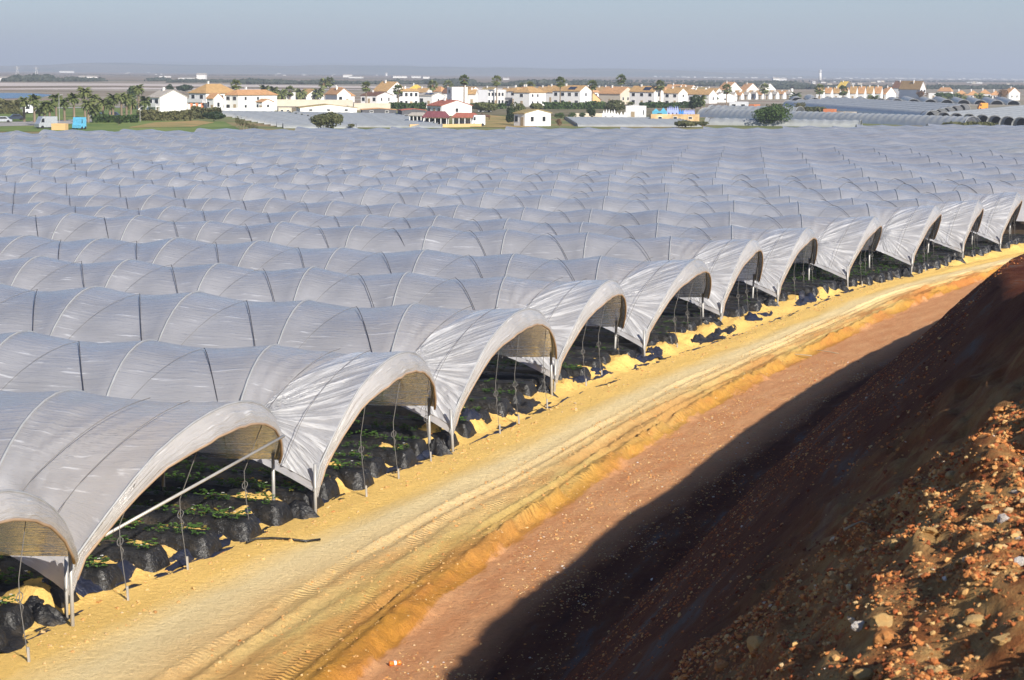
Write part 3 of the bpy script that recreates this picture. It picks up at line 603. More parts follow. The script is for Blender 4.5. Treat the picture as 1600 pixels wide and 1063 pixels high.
# ------------------------------------------------------------------ the wide land
def land_mat():
    n = NT('land'); g = n.n('ShaderNodeNewGeometry').outputs['Position']; sep = n.n('ShaderNodeSeparateXYZ'); n.l(g, sep.inputs[0]); y = sep.outputs[1]
    a = n.noise(n.map(g, (.004, .004, .004)), 1, 6, .6); b = n.noise(n.map(g, (.0007, .0025, .001)), 1, 6, .6); c = n.noise(n.map(g, (.08, .08, .08)), 1, 5, .7)
    nearc = n.ramp(n.noise(n.map(g, (.02, .03, .02)), 1, 4, .6), [(.38, (.15, .17, .06)), (.5, (.20, .21, .085)), (.6, (.30, .22, .11))])
    marsh = n.ramp(n.noise(n.map(g, (.0022, .018, .01)), 1, 5, .6, .3), [(.36, (.22, .17, .12)), (.45, (.34, .26, .20)), (.53, (.24, .22, .14)), (.62, (.42, .36, .30))])
    plain = n.ramp(b, [(.35, (.13, .14, .09)), (.45, (.30, .21, .15)), (.55, (.22, .18, .12)), (.63, (.34, .25, .19)), (.7, (.12, .14, .09))])
    f1 = n.ramp(n.math('DIVIDE', y, 2600.), [(.22, (0, 0, 0)), (.26, (1, 1, 1))]); f2 = n.ramp(n.math('DIVIDE', n.math('ADD', y, n.math('MULTIPLY', n.math('SUBTRACT', a, .5), 900.)), 4000.), [(.50, (0, 0, 0)), (.56, (1, 1, 1))])
    col = n.mix(f1, nearc, marsh); col = n.mix(f2, col, plain)
    col = n.mix(.5, col, n.mix(1, col, n.ramp(c, [(.3, (.6, .6, .6)), (.7, (1.2, 1.2, 1.2))]), 'MULTIPLY'))
    return n.done(n.bsdf(col, .95, .1))
M['land'] = land_mat()
ys = np.r_[-80, -40, np.arange(-20, 150, 10), np.arange(150, 420, 10), np.geomspace(420, 30000, 60)]
xs = np.r_[-np.geomspace(14000, 60, 26), np.arange(-50, 51, 10), np.geomspace(60, 14000, 26)]
Xg, Yg = np.meshgrid(xs, ys, indexing='ij')
Zg = np.vectorize(gz)(Yg)-.6*(1-sstep(150, 205, Yg))-.02
# the near strip stands on this sheet
tag(link('ground', mesh('ground', np.stack([Xg, Yg, Zg], -1), gridf(len(xs), len(ys), True), M['land'])), kind='structure')
def patch(name, pts, dz, mat, label=None, kind='structure'):
    P = [at(x, y) for x, y in pts]; P = [(p.x, p.y, gz(p.y)+dz) for p in P]
    return tag(link(name, mesh(name, P, [tuple(range(len(P)))], mat)), label, None, None, kind)
def far_patch_mat(name, c1, c2, sc=.05):
    n = NT(name); g = n.n('ShaderNodeNewGeometry').outputs['Position']; f = n.noise(n.map(g, (sc, sc, sc)), 1, 6, .65)
    return n.done(n.bsdf(n.ramp(f, [(.38, c1), (.62, c2)]), .95, .1))
M['grass'] = far_patch_mat('grass', (.10, .16, .04), (.20, .24, .07), .06)
M['dry'] = far_patch_mat('dry', (.24, .22, .08), (.42, .28, .12), .1)
M['paved'] = far_patch_mat('paved', (.30, .28, .26), (.38, .36, .33), .05)
M['salt'] = far_patch_mat('salt', (.50, .42, .36), (.62, .55, .50), .004)
M['mud'] = far_patch_mat('mud', (.16, .13, .09), (.28, .21, .15), .006)
nw = NT('water'); M['water'] = nw.done(nw.bsdf((.035, .09, .15), .25, .5, 0, nw.bump(nw.noise(nw.n('ShaderNodeNewGeometry').outputs['Position'], .25, 3), .3)))
patch('grass_field', [(-40, 206), (330, 207), (375, 203), (350, 190), (240, 188), (0, 196), (-40, 198)], .04, M['grass'])
patch('lawn', [(-40, 195), (200, 186), (430, 178), (420, 172), (200, 170), (60, 163), (-40, 163)], .03, M['grass'])
patch('dry_ground', [(200, 200), (300, 199), (335, 192), (310, 189), (240, 192)], .08, M['dry'])
patch('car_park', [(-40, 199), (90, 196), (200, 187), (240, 184), (170, 185), (60, 190), (-40, 193)], .09, M['paved'])
patch('sandy_yard', [(735, 199), (835, 200), (845, 192), (800, 184), (765, 180), (735, 184)], .06, M['dry'])
patch('meadow', [(735, 180), (1120, 183), (1130, 172), (900, 169), (735, 170)], .05, far_patch_mat('meadow', (.12, .11, .06), (.24, .20, .12), .08))
patch('river', [(-60, 156), (62, 153), (82, 148.5), (60, 146.5), (20, 145.5), (-60, 145.5)], .05, M['water'])
patch('salt_flat', [(-80, 141), (200, 140), (520, 141), (900, 142), (900, 139.5), (480, 134), (200, 131), (-80, 129.5)], .10, M['salt'])
patch('mud_flat', [(-80, 139), (180, 137), (420, 139.5), (800, 141), (420, 136.8), (180, 134.3), (-80, 135.2)], .2, M['mud'])
patch('path', [(250, 166), (-60, 170), (-60, 171.5), (250, 168)], .1, M['paved'])

# low hills beyond the plain
def hills(name, D, base, amp, x0, x1, seed, col):
    n1, n2 = 160, 9; a, b = np.meshgrid(np.linspace(x0, x1, n1), np.linspace(0, 1, n2), indexing='ij')
    h = np.maximum(2, base+amp*fbm(a*4/D+seed, a*0+seed, 5)); edge = np.clip(np.minimum(a-x0, x1-a)/(.12*D), 0, 1); h = h*edge
    Y = D+b*D*.25; Z = -4+h*np.sin(b*np.pi)**.8*(1+.2*fbm(a*30/D, b*4, 3))
    o = link(name, mesh(name, np.stack([a, Y, Z], -1), gridf(n1, n2, True), M['hill'], None, True)); tag(o, kind='structure')
M['hill'] = far_patch_mat('hill', (.07, .09, .05), (.22, .18, .12), .0012)
hills('hills', 9000, 40, 22, -3200, 1700, 3, 0)
hills('hills', 13000, 62, 30, -4300, 3600, 8, 0)
hills('hills', 17000, 95, 40, -5600, 5600, 5, 0)

# ------------------------------------------------------------------ leaves, trees, palms
M['leaf_a'] = leaf_mat('leaf_a', (.035, .07, .018), (.10, .15, .035))
M['leaf_b'] = leaf_mat('leaf_b', (.08, .10, .03), (.16, .17, .06))
M['leaf_olive'] = leaf_mat('leaf_olive', (.07, .085, .03), (.17, .16, .07))
M['leaf_dark'] = leaf_mat('leaf_dark', (.02, .04, .015), (.05, .075, .025))
M['leaf_far'] = leaf_mat('leaf_far', (.035, .048, .035), (.07, .08, .055))
M['leaf_brown'] = leaf_mat('leaf_brown', (.13, .07, .03), (.24, .14, .07))
M['leaf_palm'] = leaf_mat('leaf_palm', (.09, .12, .035), (.22, .24, .09))
M['bark'] = simple('bark', (.22, .17, .12), .9, .1, 0, .3, 2)
def crown_mesh(name, w, d, h, n, ls, mat, seed, z0=0, flat=0, lumps=9):
    r = np.random.default_rng(seed)
    lc = r.normal(size=(lumps, 3)); lc /= np.linalg.norm(lc, axis=1, keepdims=True); lc *= r.uniform(.25, .62, (lumps, 1)); lr = r.uniform(.32, .52, lumps)
    k = r.integers(0, lumps, n); v = r.normal(size=(n, 3)); v /= np.linalg.norm(v, axis=1, keepdims=True); P = lc[k]+v*(lr[k]*r.uniform(.75, 1.05, n)**.6)[:, None]
    P[:, 2] = np.maximum(P[:, 2], -1+.15*r.random(n)); nm = v+.6*r.normal(size=(n, 3)); nm /= np.linalg.norm(nm, axis=1, keepdims=True)
    P = P*np.array([w/2, d/2, h/2])+np.array([0, 0, z0+h/2])
    a = np.cross(nm, r.normal(size=(n, 3))); a /= np.linalg.norm(a, axis=1, keepdims=True); b = np.cross(nm, a); s = ls*r.uniform(.6, 1.3, (n, 1))
    V = np.stack([P-a*s, P+b*s*.7, P+a*s, P-b*s*.7], 1).reshape(-1, 3)
    return mesh(name, V, np.arange(4*n).reshape(-1, 4), mat)
def tree(xl, xr, yt, yb, mat, label, cat='tree', name='tree', group=None, n=900, trunk=.22, z0f=.12, lumps=12, ls=None, depth=.9):
    p = at((xl+xr)/2, yb); m = p.y/F; w = (xr-xl)*m; h = (yb-yt)*m
    r0 = root(name, p, 0, label, cat, group); zz = h*z0f
    link('crown', crown_mesh('crown', w*1.12, w*depth, h-zz, n, ls or max(w, h)*.05, M[mat], int(xl*7+yt), zz, 0, lumps), r0)
    t = MB(); t.tube([(0, 0, -.3), (.02*w, 0, h*.3), (.0, .02*w, h*.55)], max(.1, .035*w)*trunk*4, 7, .05)
    for k in range(4): a = k*1.6+xl; t.tube([(0, 0, h*(.2+.07*k)), (math.cos(a)*w*.18, math.sin(a)*w*.15, h*(.45+.06*k)), (math.cos(a)*w*.3, math.sin(a)*w*.25, h*(.62+.04*k))], .06, 5, .02)
    t.build('trunk', M['bark'], r0)
    return r0
def palm_crown(kind, seed):
    r = random.Random(seed); V = []; Fc = []
    nf = 46 if kind == 'fan' else 54
    for k in range(nf):
        a = r.uniform(0, 6.283)
        if kind == 'fan':
            el = r.uniform(-.9, 1.35); st = r.uniform(.42, .6); tip = Vector((math.cos(a)*math.cos(el), math.sin(a)*math.cos(el), math.sin(el)))
            c = tip*st; side = tip.cross(Vector((0, 0, 1)))
            if side.length < .1: side = Vector((1, 0, 0))
            side.normalize(); upv = side.cross(tip); b = len(V); V.append(c)
            nn = 9
            for q in range(nn):
                an = (q/(nn-1)-.5)*2.7; ln = .5*(1 if q % 2 == 0 else .72); V.append(c+(tip*math.cos(an)+side*math.sin(an))*ln+Vector((0, 0, -.12*abs(math.sin(an))-.1)))
            Fc += [(b, b+q+1, b+q+2) for q in range(nn-1)]
            b = len(V); V += [Vector((0, 0, 0))+side*.02, c+side*.02, c-side*.02]; Fc.append((b, b+1, b+2))
        else:
            el = r.uniform(-.55, 1.35); L = r.uniform(.95, 1.2); pts = []; p = Vector((0, 0, 0)); e = el
            for q in range(7): pts.append(p.copy()); p = p+Vector((math.cos(a)*math.cos(e), math.sin(a)*math.cos(e), math.sin(e)))*(L/6); e -= .27
            side = Vector((-math.sin(a), math.cos(a), 0))
            for q in range(1, 6):
                wd = .17*(1-abs(q-3)/4.5); dn = Vector((0, 0, -wd*.7)); b = len(V)
                for sg in (1, -1):
                    b = len(V); V += [pts[q-1], pts[q], pts[q]+side*sg*wd+dn+(pts[q]-pts[q-1])*.5, pts[q-1]+side*sg*wd*.95+dn+(pts[q]-pts[q-1])*.2]; Fc.append((b, b+1, b+2, b+3))
    return mesh('crown', V, Fc, M['leaf_palm'])
PC = {'fan': [palm_crown('fan', k) for k in range(3)], 'date': [palm_crown('date', k+9) for k in range(4)]}
PT = MB().tube([(0, 0, -.02), (.006, .0, .3), (.004, .006, .7), (0, 0, 1)], .5, 8, .36).mesh('trunk', M['bark'], True)
def palm(x, yt, yb, kind, label, group, rad=None, tw=.3):
    p = at(x, yb); m = p.y/F; h = (yb-yt)*m; r = (rad or (6.5 if kind == 'fan' else 9))*m
    o = root('palm_tree', p, random.uniform(0, 6), label, 'palm', group)
    th = h-r*.8
    t = link('trunk', PT, o); t.scale = (tw*1.6, tw*1.6, th); c = link('crown', random.choice(PC[kind]), o, (0, 0, th)); c.scale = (r, r, r)
    if kind == 'fan':   # skirt of dead leaves under the crown
        link('dead_leaves', SK, o, (0, 0, th-.9*r)).scale = (r*.34, r*.34, r)
    return o
_s = MB(); _r = random.Random(5)
for k in range(40): a = _r.uniform(0, 6.28); _s.add([(.3*math.cos(a), .3*math.sin(a), 1), (_r.uniform(.8, 1.1)*math.cos(a-.25), _r.uniform(.8, 1.1)*math.sin(a-.25), _r.uniform(0, .4)), (_r.uniform(.8, 1.1)*math.cos(a+.25), _r.uniform(.8, 1.1)*math.sin(a+.25), _r.uniform(0, .4))], [(0, 1, 2)])
SK = _s.mesh('dead_leaves', M['leaf_brown'])

TALL = [(369, 125, 172, 'tall fan palm standing in front of the hip roofed villa'), (313, 140, 171, 'short fan palm before the villa balcony'), (572, 128, 168, 'fan palm beside the white gabled house with brown roof'), (622, 133, 168, 'fan palm before the tall tan gable'), (676, 126, 160, 'dark crowned fan palm behind the solar panelled house'),
        (725, 118, 172, 'very tall fan palm rising above the white box house'), (776, 119, 166, 'tall fan palm before the long flat white house'), (828, 128, 166, 'fan palm before the hip roofed row house'), (875, 121, 171, 'tall fan palm before the row house with solar panels'), (925, 126, 166, 'fan palm beside the bright gable and the small chalet'),
        (970, 117, 162, 'tallest fan palm, rising over the orange roofed chalet'), (1031, 126, 166, 'fan palm before the long tan roof right of the chalet'), (1135, 132, 166, 'fan palm at the end of the white gable wall'), (1194, 131, 156, 'fan palm before the terraced rows'), (515, 121, 152, 'pair of thick date palms, its right hand crown'), (506, 123, 152, 'pair of thick date palms, its left hand crown'),
        (453, 135, 160, 'fan palm between the white houses on the left'), (1280, 132, 160, 'dark small palm in front of the terraces on the right'), (1317, 134, 158, 'small palm before the yellow roof'), (700, 126, 150, 'pale palm crown behind the white box houses'), (816, 130, 150, 'palm crown showing over the rear roofs')]
for x, yt, yb, lb in TALL: palm(x, yt, yb, 'fan', lb, 'tall palms among the houses', 9.5)
DATE = [(38, 149, 191, 1), (54, 145, 192, 1), (88, 144, 188, 1), (101, 151, 190, 1), (116, 143, 190, 1), (133, 133, 184, 1), (147, 144, 186, 1), (70, 155, 197, 1), (78, 154, 197, 1), (62, 160, 196, 1), (161, 150, 187, 1), (177, 143, 186, 1), (190, 142, 190, 1), (198, 143, 188, 1), (205, 150, 187, 1), (217, 130, 178, 1), (138, 152, 192, 1), (147, 160, 192, 1), (172, 154, 188, 1), (226, 148, 182, 1)]
for k, (x, yt, yb, _) in enumerate(DATE):
    palm(x, yt, yb, 'date', 'bushy date palm in the grove beside the car park', 'date palms of the grove on the left', 14 if k % 3 else 12, .4)
for x, yt, yb, lb in [(413, 131, 158, 'date palm behind the villa, leftmost of three'), (427, 133, 160, 'date palm behind the villa, middle of three'), (440, 136, 160, 'date palm behind the villa, rightmost of three'), (470, 135, 158, 'date palm behind the brown roofed house'), (497, 135, 158, 'date palm between the brown roof and the orange roofs'), (703, 150, 160, 'low date palm beside the white box house'), (1095, 146, 175, 'scruffy palm before the red brown houses'), (1365, 145, 160, 'small palm before the gable end of the terrace'), (1480, 148, 158, 'date palm before the orange roof on the right'), (1530, 143, 157, 'date palm before the long orange roofs'), (1500, 142, 157, 'date palm in the middle of the long orange roofs'), (1243, 141, 156, 'bushy palm at the corner of the terraces')]:
    palm(x, yt, yb, 'date', lb, 'date palms among the houses', 13)

# ------------------------------------------------------------------ houses
def wall_mat(name, c): return simple(name, c, .85, .2, 0, .06, .6)
M['white'] = wall_mat('white', (.72, .71, .69)); M['cream'] = wall_mat('cream', (.56, .50, .40)); M['grey'] = wall_mat('grey', (.36, .37, .39)); M['lgrey'] = wall_mat('lgrey', (.55, .56, .58)); M['brick'] = wall_mat('brick', (.52, .19, .09)); M['ochre'] = wall_mat('ochre', (.62, .42, .20)); M['blue'] = wall_mat('blue', (.05, .22, .55)); M['cyan'] = wall_mat('cyan', (.10, .36, .50)); M['lilac'] = wall_mat('lilac', (.36, .42, .78)); M['dgrey'] = wall_mat('dgrey', (.10, .10, .11)); M['peel'] = simple('peel', (.55, .38, .20), .9, .1, 0, .45, .35)
def tile_mat(name, c):
    n = NT(name); v = n.coord(); wv = n.n('ShaderNodeTexWave', bands_direction='X'); wv.inputs['Scale'].default_value = 1.2; n.l(v, wv.inputs[0]); f = n.noise(v, .9, 5, .7)
    col = n.mix(n.ramp(f, [(.3, (0, 0, 0)), (.7, (1, 1, 1))]), tuple(x*.78 for x in c), tuple(min(1, x*1.2) for x in c)); return n.done(n.bsdf(col, .85, .15, 0, n.bump(wv.outputs['Fac'], .05)))
M['tan'] = tile_mat('tan', (.46, .29, .13)); M['orange'] = tile_mat('orange', (.52, .29, .14)); M['red'] = tile_mat('red', (.38, .13, .09)); M['brown'] = tile_mat('brown', (.17, .09, .06)); M['maroon'] = tile_mat('maroon', (.20, .07, .08)); M['yellow'] = tile_mat('yellow', (.72, .50, .10)); M['greyroof'] = tile_mat('greyroof', (.42, .38, .33)); M['olive'] = tile_mat('olive', (.34, .26, .12))
ng = NT('glass'); M['glass'] = ng.done(ng.bsdf((.02, .022, .025), .15, .6))
M['dark'] = simple('dark', (.03, .03, .035), .7); M['panel'] = simple('panel', (.02, .025, .05), .2, .6)
def house(xl, f, s, yb, ye, yr, label, wall='white', roof='tan', yaw=-35, rt='gable', nw=2, ns=1, side=1, group='houses of the village', cat='house', name='house', chim=1, balcony=0, ridge='x', door=1, panel=0):
    """xl: where its left corner shows; f, s: how wide its long front and its gable end show; yb, ye, yr: base, eaves and ridge rows"""
    p = at(xl+f, yb); m = p.y/F; ya = R(yaw); w = max(2, f*m/max(.35, math.cos(ya))); d = max(2, s*m/max(.3, abs(math.sin(ya)))); h = (yb-ye)*m; hr = max(.3, (ye-yr)*m)
    o = root(name, (p.x, p.y, p.z), ya, label, cat, group)
    # local: the corner nearest the camera at the origin; front runs to -x, gable end to +y
    x0, x1, y0, y1 = -w, 0, 0, d
    b = MB(); oh = .35
    if rt == 'gable':
        if ridge == 'x':
            ym = d/2; b.add([(x0, 0, -.5), (x1, 0, -.5), (x1, d, -.5), (x0, d, -.5), (x0, 0, h), (x1, 0, h), (x1, d, h), (x0, d, h), (x0, ym, h+hr), (x1, ym, h+hr)], [(0, 1, 5, 4), (1, 2, 6, 9, 5), (2, 3, 7, 6), (3, 0, 4, 8, 7), (4, 5, 9, 8), (6, 7, 8, 9)])
            r = MB(); sl = hr/ym
            for sg in (0, 1):
                ya0 = -oh if sg == 0 else d+oh; z0 = h-oh*sl+.04; V = [(x0-.15, ya0, z0), (x1+.12, ya0, z0), (x1+.12, ym, h+hr+.04), (x0-.15, ym, h+hr+.04)]; V += [(a, c, e+.18) for a, c, e in V]
                r.add(V, [(0, 1, 2, 3), (7, 6, 5, 4), (0, 4, 5, 1), (1, 5, 6, 2), (2, 6, 7, 3), (3, 7, 4, 0)])
        else:
            xm = -w/2; b.add([(x0, 0, -.5), (x1, 0, -.5), (x1, d, -.5), (x0, d, -.5), (x0, 0, h), (x1, 0, h), (x1, d, h), (x0, d, h), (xm, 0, h+hr), (xm, d, h+hr)], [(0, 1, 5, 8, 4), (1, 2, 6, 5), (2, 3, 7, 9, 6), (3, 0, 4, 7), (5, 6, 9, 8), (4, 8, 9, 7)])
            r = MB(); sl = hr/(w/2)
            for sg in (0, 1):
                xa = x0-oh if sg == 0 else x1+oh; z0 = h-oh*sl+.04; V = [(xa, -.2, z0), (xa, d+.2, z0), (xm, d+.2, h+hr+.04), (xm, -.2, h+hr+.04)]; V += [(a, c, e+.18) for a, c, e in V]
                r.add(V, [(0, 1, 2, 3), (7, 6, 5, 4), (0, 4, 5, 1), (1, 5, 6, 2), (2, 6, 7, 3), (3, 7, 4, 0)])
        r.build('roof', M[roof], o)
    elif rt == 'hip':
        b.box(x0, x1, 0, d, -.5, h); k = min(w, d)/2
        if w >= d: A, Bq = (x0+k, d/2), (x1-k, d/2)
        else: A, Bq = (-w/2, k), (-w/2, d-k)
        z0 = h+.02; V = [(x0-oh, -oh, z0), (x1+oh, -oh, z0), (x1+oh, d+oh, z0), (x0-oh, d+oh, z0), (*A, h+hr), (*Bq, h+hr)]
        r = MB().add(V, [(0, 1, 5, 4), (1, 2, 5), (2, 3, 4, 5), (3, 0, 4)] if w >= d else [(0, 1, 4), (1, 2, 5, 4), (2, 3, 5), (3, 0, 4, 5)]); r.box(x0-oh, x1+oh, -oh, d+oh, h-.12, h+.0); r.build('roof', M[roof], o)
    else:
        b.box(x0, x1, 0, d, -.5, h); r = MB(); q = .18; ph = min(.7, hr)
        r.box(x0-.02, x1+.02, -.02, q, h+.002, h+ph); r.box(x0-.02, x1+.02, d-q, d+.02, h+.002, h+ph); r.box(x0-.02, x0+q, q+.002, d-q-.002, h+.002, h+ph); r.box(x1-q, x1+.02, q+.002, d-q-.002, h+.002, h+ph); r.box(x0+q, x1-q, q, d-q, h+.003, h+.1); r.build('roof', M[roof if roof != 'tan' else wall], o)
    b.build('wall', M[wall], o)
    st = 2 if h > 4.6 else 1; sh = h/st
    def win(axis, u, z, ww=.95, hh=1.15):
        fr = MB(); gl = MB()
        if axis == 'f': fr.box(u-ww/2-.1, u+ww/2+.1, -.07, .0, z-.1, z+hh+.1); gl.box(u-ww/2, u+ww/2, -.10, -.06, z, z+hh)
        else: fr.box(0, .07, u-ww/2-.1, u+ww/2+.1, z-.1, z+hh+.1); gl.box(.06, .10, u-ww/2, u+ww/2, z, z+hh)
        wo = fr.build('window', M['lgrey' if wall == 'white' else 'white'], o); gl.build('pane', M['glass'], wo)
    for k in range(st):
        for j in range(nw):
            if door and k == 0 and j == nw//2: continue
            win('f', x0+(j+.5)*w/nw, k*sh+sh*.36, min(1.3, w/nw*.5), min(1.5, sh*.42))
        for j in range(side if (k == 0 or side < 3) else side-1): win('s', (j+.6)*d/(side+.2), k*sh+sh*.38, min(.9, d/(side+.1)*.35), min(1.2, sh*.36))
    if door and nw:
        j = nw//2; u = x0+(j+.5)*w/nw; MB().box(u-.5, u+.5, -.06, 0, 0, min(2.1, h*.8)).build('door', M['wood'], o)
    if balcony:
        bl = MB().box(x0+.3, x1-.3, -1.2, -.0, sh-.15, sh); bl.box(x0+.3, x1-.3, -1.2, -1.12, sh+.003, sh+.95); 
        for u in (x0+.4, x1-.4): bl.box(u-.1, u+.1, -1.15, -.95, -.3, sh-.153)
        bl.build('balcony', M['white'], o)
    if chim and rt != 'flat': MB().box(x0+w*.3, x0+w*.3+.5, d*.4, d*.4+.5, h+hr*.4, h+hr+.7).box(x0+w*.3-.06, x0+w*.3+.56, d*.4-.06, d*.4+.56, h+hr+.703, h+hr+.82).build('chimney', M['white'], o)
    if panel and rt == 'gable':
        sl = hr/(d/2); ln = 2.4; u = x1-w*.35; V = [(u-1.6, .5, h+.5*sl+.3), (u+1.6, .5, h+.5*sl+.3), (u+1.6, ln, h+ln*sl+.34), (u-1.6, ln, h+ln*sl+.34)]; V += [(a, c, e+.08) for a, c, e in V]
        MB().add(V, [(3, 2, 1, 0), (4, 5, 6, 7), (0, 1, 5, 4), (1, 2, 6, 5), (2, 3, 7, 6), (3, 0, 4, 7)]).build('solar_panel', M['panel'], o)
    return o
H = house
H(228, 22, 35, 181, 153, 142, 'white house left of the villa with a broad blank gable and balcony', roof='greyroof', balcony=1, side=0, yaw=-40)
H(292, 30, 42, 174, 146, 132, 'large villa with a tan hip roof above the white walls', rt='hip', yaw=-38, balcony=1, side=3, nw=2)
H(322, 12, 12, 175, 154, 147, 'small orange roofed wing in front of the large villa', roof='orange', side=1, yaw=-38, chim=0)
H(350, 22, 50, 174, 149, 141, 'long white house with a low orange hip roof right of the villa', roof='orange', rt='hip', yaw=-30, side=3, nw=2)
H(400, 10, 14, 176, 160, 156, 'low white porch house with orange tiles before the long house', roof='orange', yaw=-30, side=1, chim=0)
H(460, 18, 25, 158, 150, 140, 'white house with brown roof and two small windows facing the barn', nw=2, side=0, door=0, chim=0)
H(430, 16, 12, 160, 147, 145, 'flat white house with brown shutters behind the barn', rt='flat', yaw=-20, side=0, chim=0)
H(506, 30, 16, 160, 150, 137, 'house under a big steep orange roof left of the gabled house', roof='orange', rt='hip', side=1)
H(528, 20, 22, 163, 148, 139, 'white gabled house adjoining the steep orange roof', roof='orange', yaw=30, ridge='y', nw=2, side=1)
H(563, 26, 22, 163, 150, 145, 'low white house with a brown roof and arched windows', roof='brown', yaw=-25, nw=3, side=2)
H(581, 24, 28, 160, 143, 129, 'tallest white gable of the left houses under a tan roof', side=1, nw=0, door=0)
H(624, 30, 2, 168, 143, 139, 'white two storey block with four small windows on each floor', yaw=12, nw=4, side=0, rt='hip')
H(653, 22, 18, 167, 150, 146, 'pale two storey house with a dark solar panel on its roof', roof='greyroof', yaw=-30, panel=1, side=1)
H(636, 20, 12, 152, 142, 133, 'house with an ochre roof behind the palms', roof='yellow', rt='hip', yaw=-10, side=0)
H(690, 14, 10, 162, 146, 139, 'narrow house with a brown gable beside the white box', roof='brown', yaw=-20, nw=1)
H(698, 8, 24, 164, 138, 137, 'tall flat white box house without windows', rt='flat', yaw=-62, nw=1, side=0)
H(731, 12, 4, 164, 147, 141, 'narrow strip of a brown roofed house beside the grey box', yaw=-15, nw=1, side=0)
H(741, 20, 4, 161, 142, 141, 'plain grey box house with a dark ground floor', wall='lgrey', rt='flat', yaw=-8, nw=0, side=0, door=0)
H(762, 26, 6, 166, 143, 141, 'modern white house with a dark band of windows', rt='flat', yaw=-8, nw=5, side=0)
H(785, 14, 5, 166, 155, 153, 'dark grey garage annex of the modern white house', wall='dgrey', rt='flat', yaw=-5, nw=1, side=0, door=0)
H(793, 16, 16, 163, 143, 137, 'first hip roofed row house right of the modern one', rt='hip', nw=1, side=2)
H(803, 24, 26, 167, 145, 136, 'second hip roofed row house, its grey side towards the bushes', rt='hip', nw=1, side=3)
H(852, 16, 10, 160, 144, 135, 'row house roof peeping between two palms', nw=1, side=1)
H(864, 42, 19, 167, 143, 135, 'row house with dark solar panels and a bright white gable', panel=1, nw=4, side=1, balcony=0)
H(925, 20, 12, 152, 143, 137, 'tan roofed house behind the small chalet', nw=1, side=1)
H(916, 22, 18, 166, 156, 146, 'small tan chalet with a dark overhanging roof', wall='ochre', roof='brown', yaw=20, ridge='y', nw=1, side=0, chim=0)
H(937, 32, 25, 163, 147, 137, 'orange roofed chalet with a cream gable and two balcony doors', wall='cream', roof='orange', yaw=-42, nw=1, side=3)
H(985, 37, 16, 166, 144, 136, 'row house under a long tan roof right of the chalet', nw=3, side=1, panel=1)
H(1038, 22, 16, 166, 146, 139, 'row house with red shutters and two small gables', roof='tan', nw=2, side=1)
H(1040, 26, 12, 150, 141, 133, 'orange roofed house behind the red shuttered row house', roof='orange', nw=0, side=1, door=0, panel=1)
H(1055, 22, 14, 146, 139, 134, 'house with an orange roof right behind the row', roof='orange', yaw=-50, nw=0, side=0, door=0)
H(1072, 36, 14, 162, 148, 141, 'tan roofed house before the white gable wall', nw=2, side=1)
H(1108, 6, 40, 160, 152, 144, 'long low white gable wall at the end of the row', yaw=-55, nw=0, side=1, door=0, roof='greyroof')
H(1122, 14, 26, 146, 141, 129, 'steep red roofed chalet with white bargeboards', roof='orange', yaw=-48, nw=0, side=2, door=0)
H(1156, 10, 22, 146, 141, 131, 'second steep red roofed chalet, behind the first', roof='orange', yaw=-52, nw=0, side=1, door=0)
H(1184, 10, 20, 145, 140, 131, 'pale gabled house left of the terraces', roof='greyroof', yaw=-50, nw=0, side=1, door=0)
H(1084, 30, 10, 150, 143, 138, 'low orange hip roof between the chalets and the row', roof='orange', rt='hip', nw=0, side=0, door=0)
for k in range(9): H(1140+k*11, 7, 5, 156-.15*k, 149-.3*k, 145-.2*k, 'small white terraced house with a tiled porch, front row', yaw=-40, nw=1, side=0, chim=1, group='front row of white terraced houses', roof='orange' if k % 3 == 1 else 'greyroof')
for k in range(8): H(1148+k*11, 7, 5, 150-.1*k, 146-.2*k, 142, 'small white terraced house with a pale roof, rear row', yaw=-40, nw=1, side=0, chim=0, group='rear row of white terraced houses', roof='tan')
for k in range(8): H(1276+k*13, 9, 5, 157, 145, 138-(k > 3)*2, 'white terraced house with a sawtooth orange roof', yaw=-30, nw=1, side=0, group='terraced houses on the right', roof='orange' if k % 2 else 'tan')
H(1309, 10, 16, 145, 137, 128, 'house with a bright yellow roof behind the terraces', wall='dgrey', roof='yellow', yaw=-45, nw=0, side=1, door=0)
H(1378, 6, 18, 157, 147, 137, 'bright white gable closing the terraces on the right', roof='orange', yaw=-55, nw=1, side=0)
H(1396, 22, 16, 152, 138, 128, 'dark grey house with a brown roof above the brick house', wall='lgrey', roof='brown', yaw=-35, nw=1, side=1)
H(1407, 2, 16, 154, 141, 139, 'orange brick block with three windows', wall='brick', rt='flat', yaw=-60, nw=0, side=3, roof='brick', door=0)
H(1436, 10, 24, 156, 139, 128, 'tall grey gabled house with a tan roof', wall='lgrey', yaw=30, ridge='y', nw=2, side=1)
H(1452, 14, 6, 156, 147, 146, 'white flat annex of the tall grey house', rt='flat', yaw=-20, nw=1, side=0)
H(1468, 18, 4, 149, 143, 137, 'small orange roofed house right of the tall grey one', roof='orange', rt='hip', nw=0, side=0, door=0)
for k, (x, w_) in enumerate([(1492, 20), (1512, 18), (1530, 18), (1548, 16)]): H(x, w_, 5, 155.5, 149-(k == 2)*2, 142-(k == 2)*1.5, ['long low white house with an orange roof, first of four on the right', 'second low orange roofed house of the four', 'third low orange roofed house of the four, a little taller', 'fourth low orange roofed house of the four'][k], roof='orange', rt='hip', yaw=-12, nw=4, side=0)
H(1570, 6, 22, 157, 146, 138, 'white gabled house with red roof at the right edge', roof='orange', yaw=-50, nw=1, side=2)
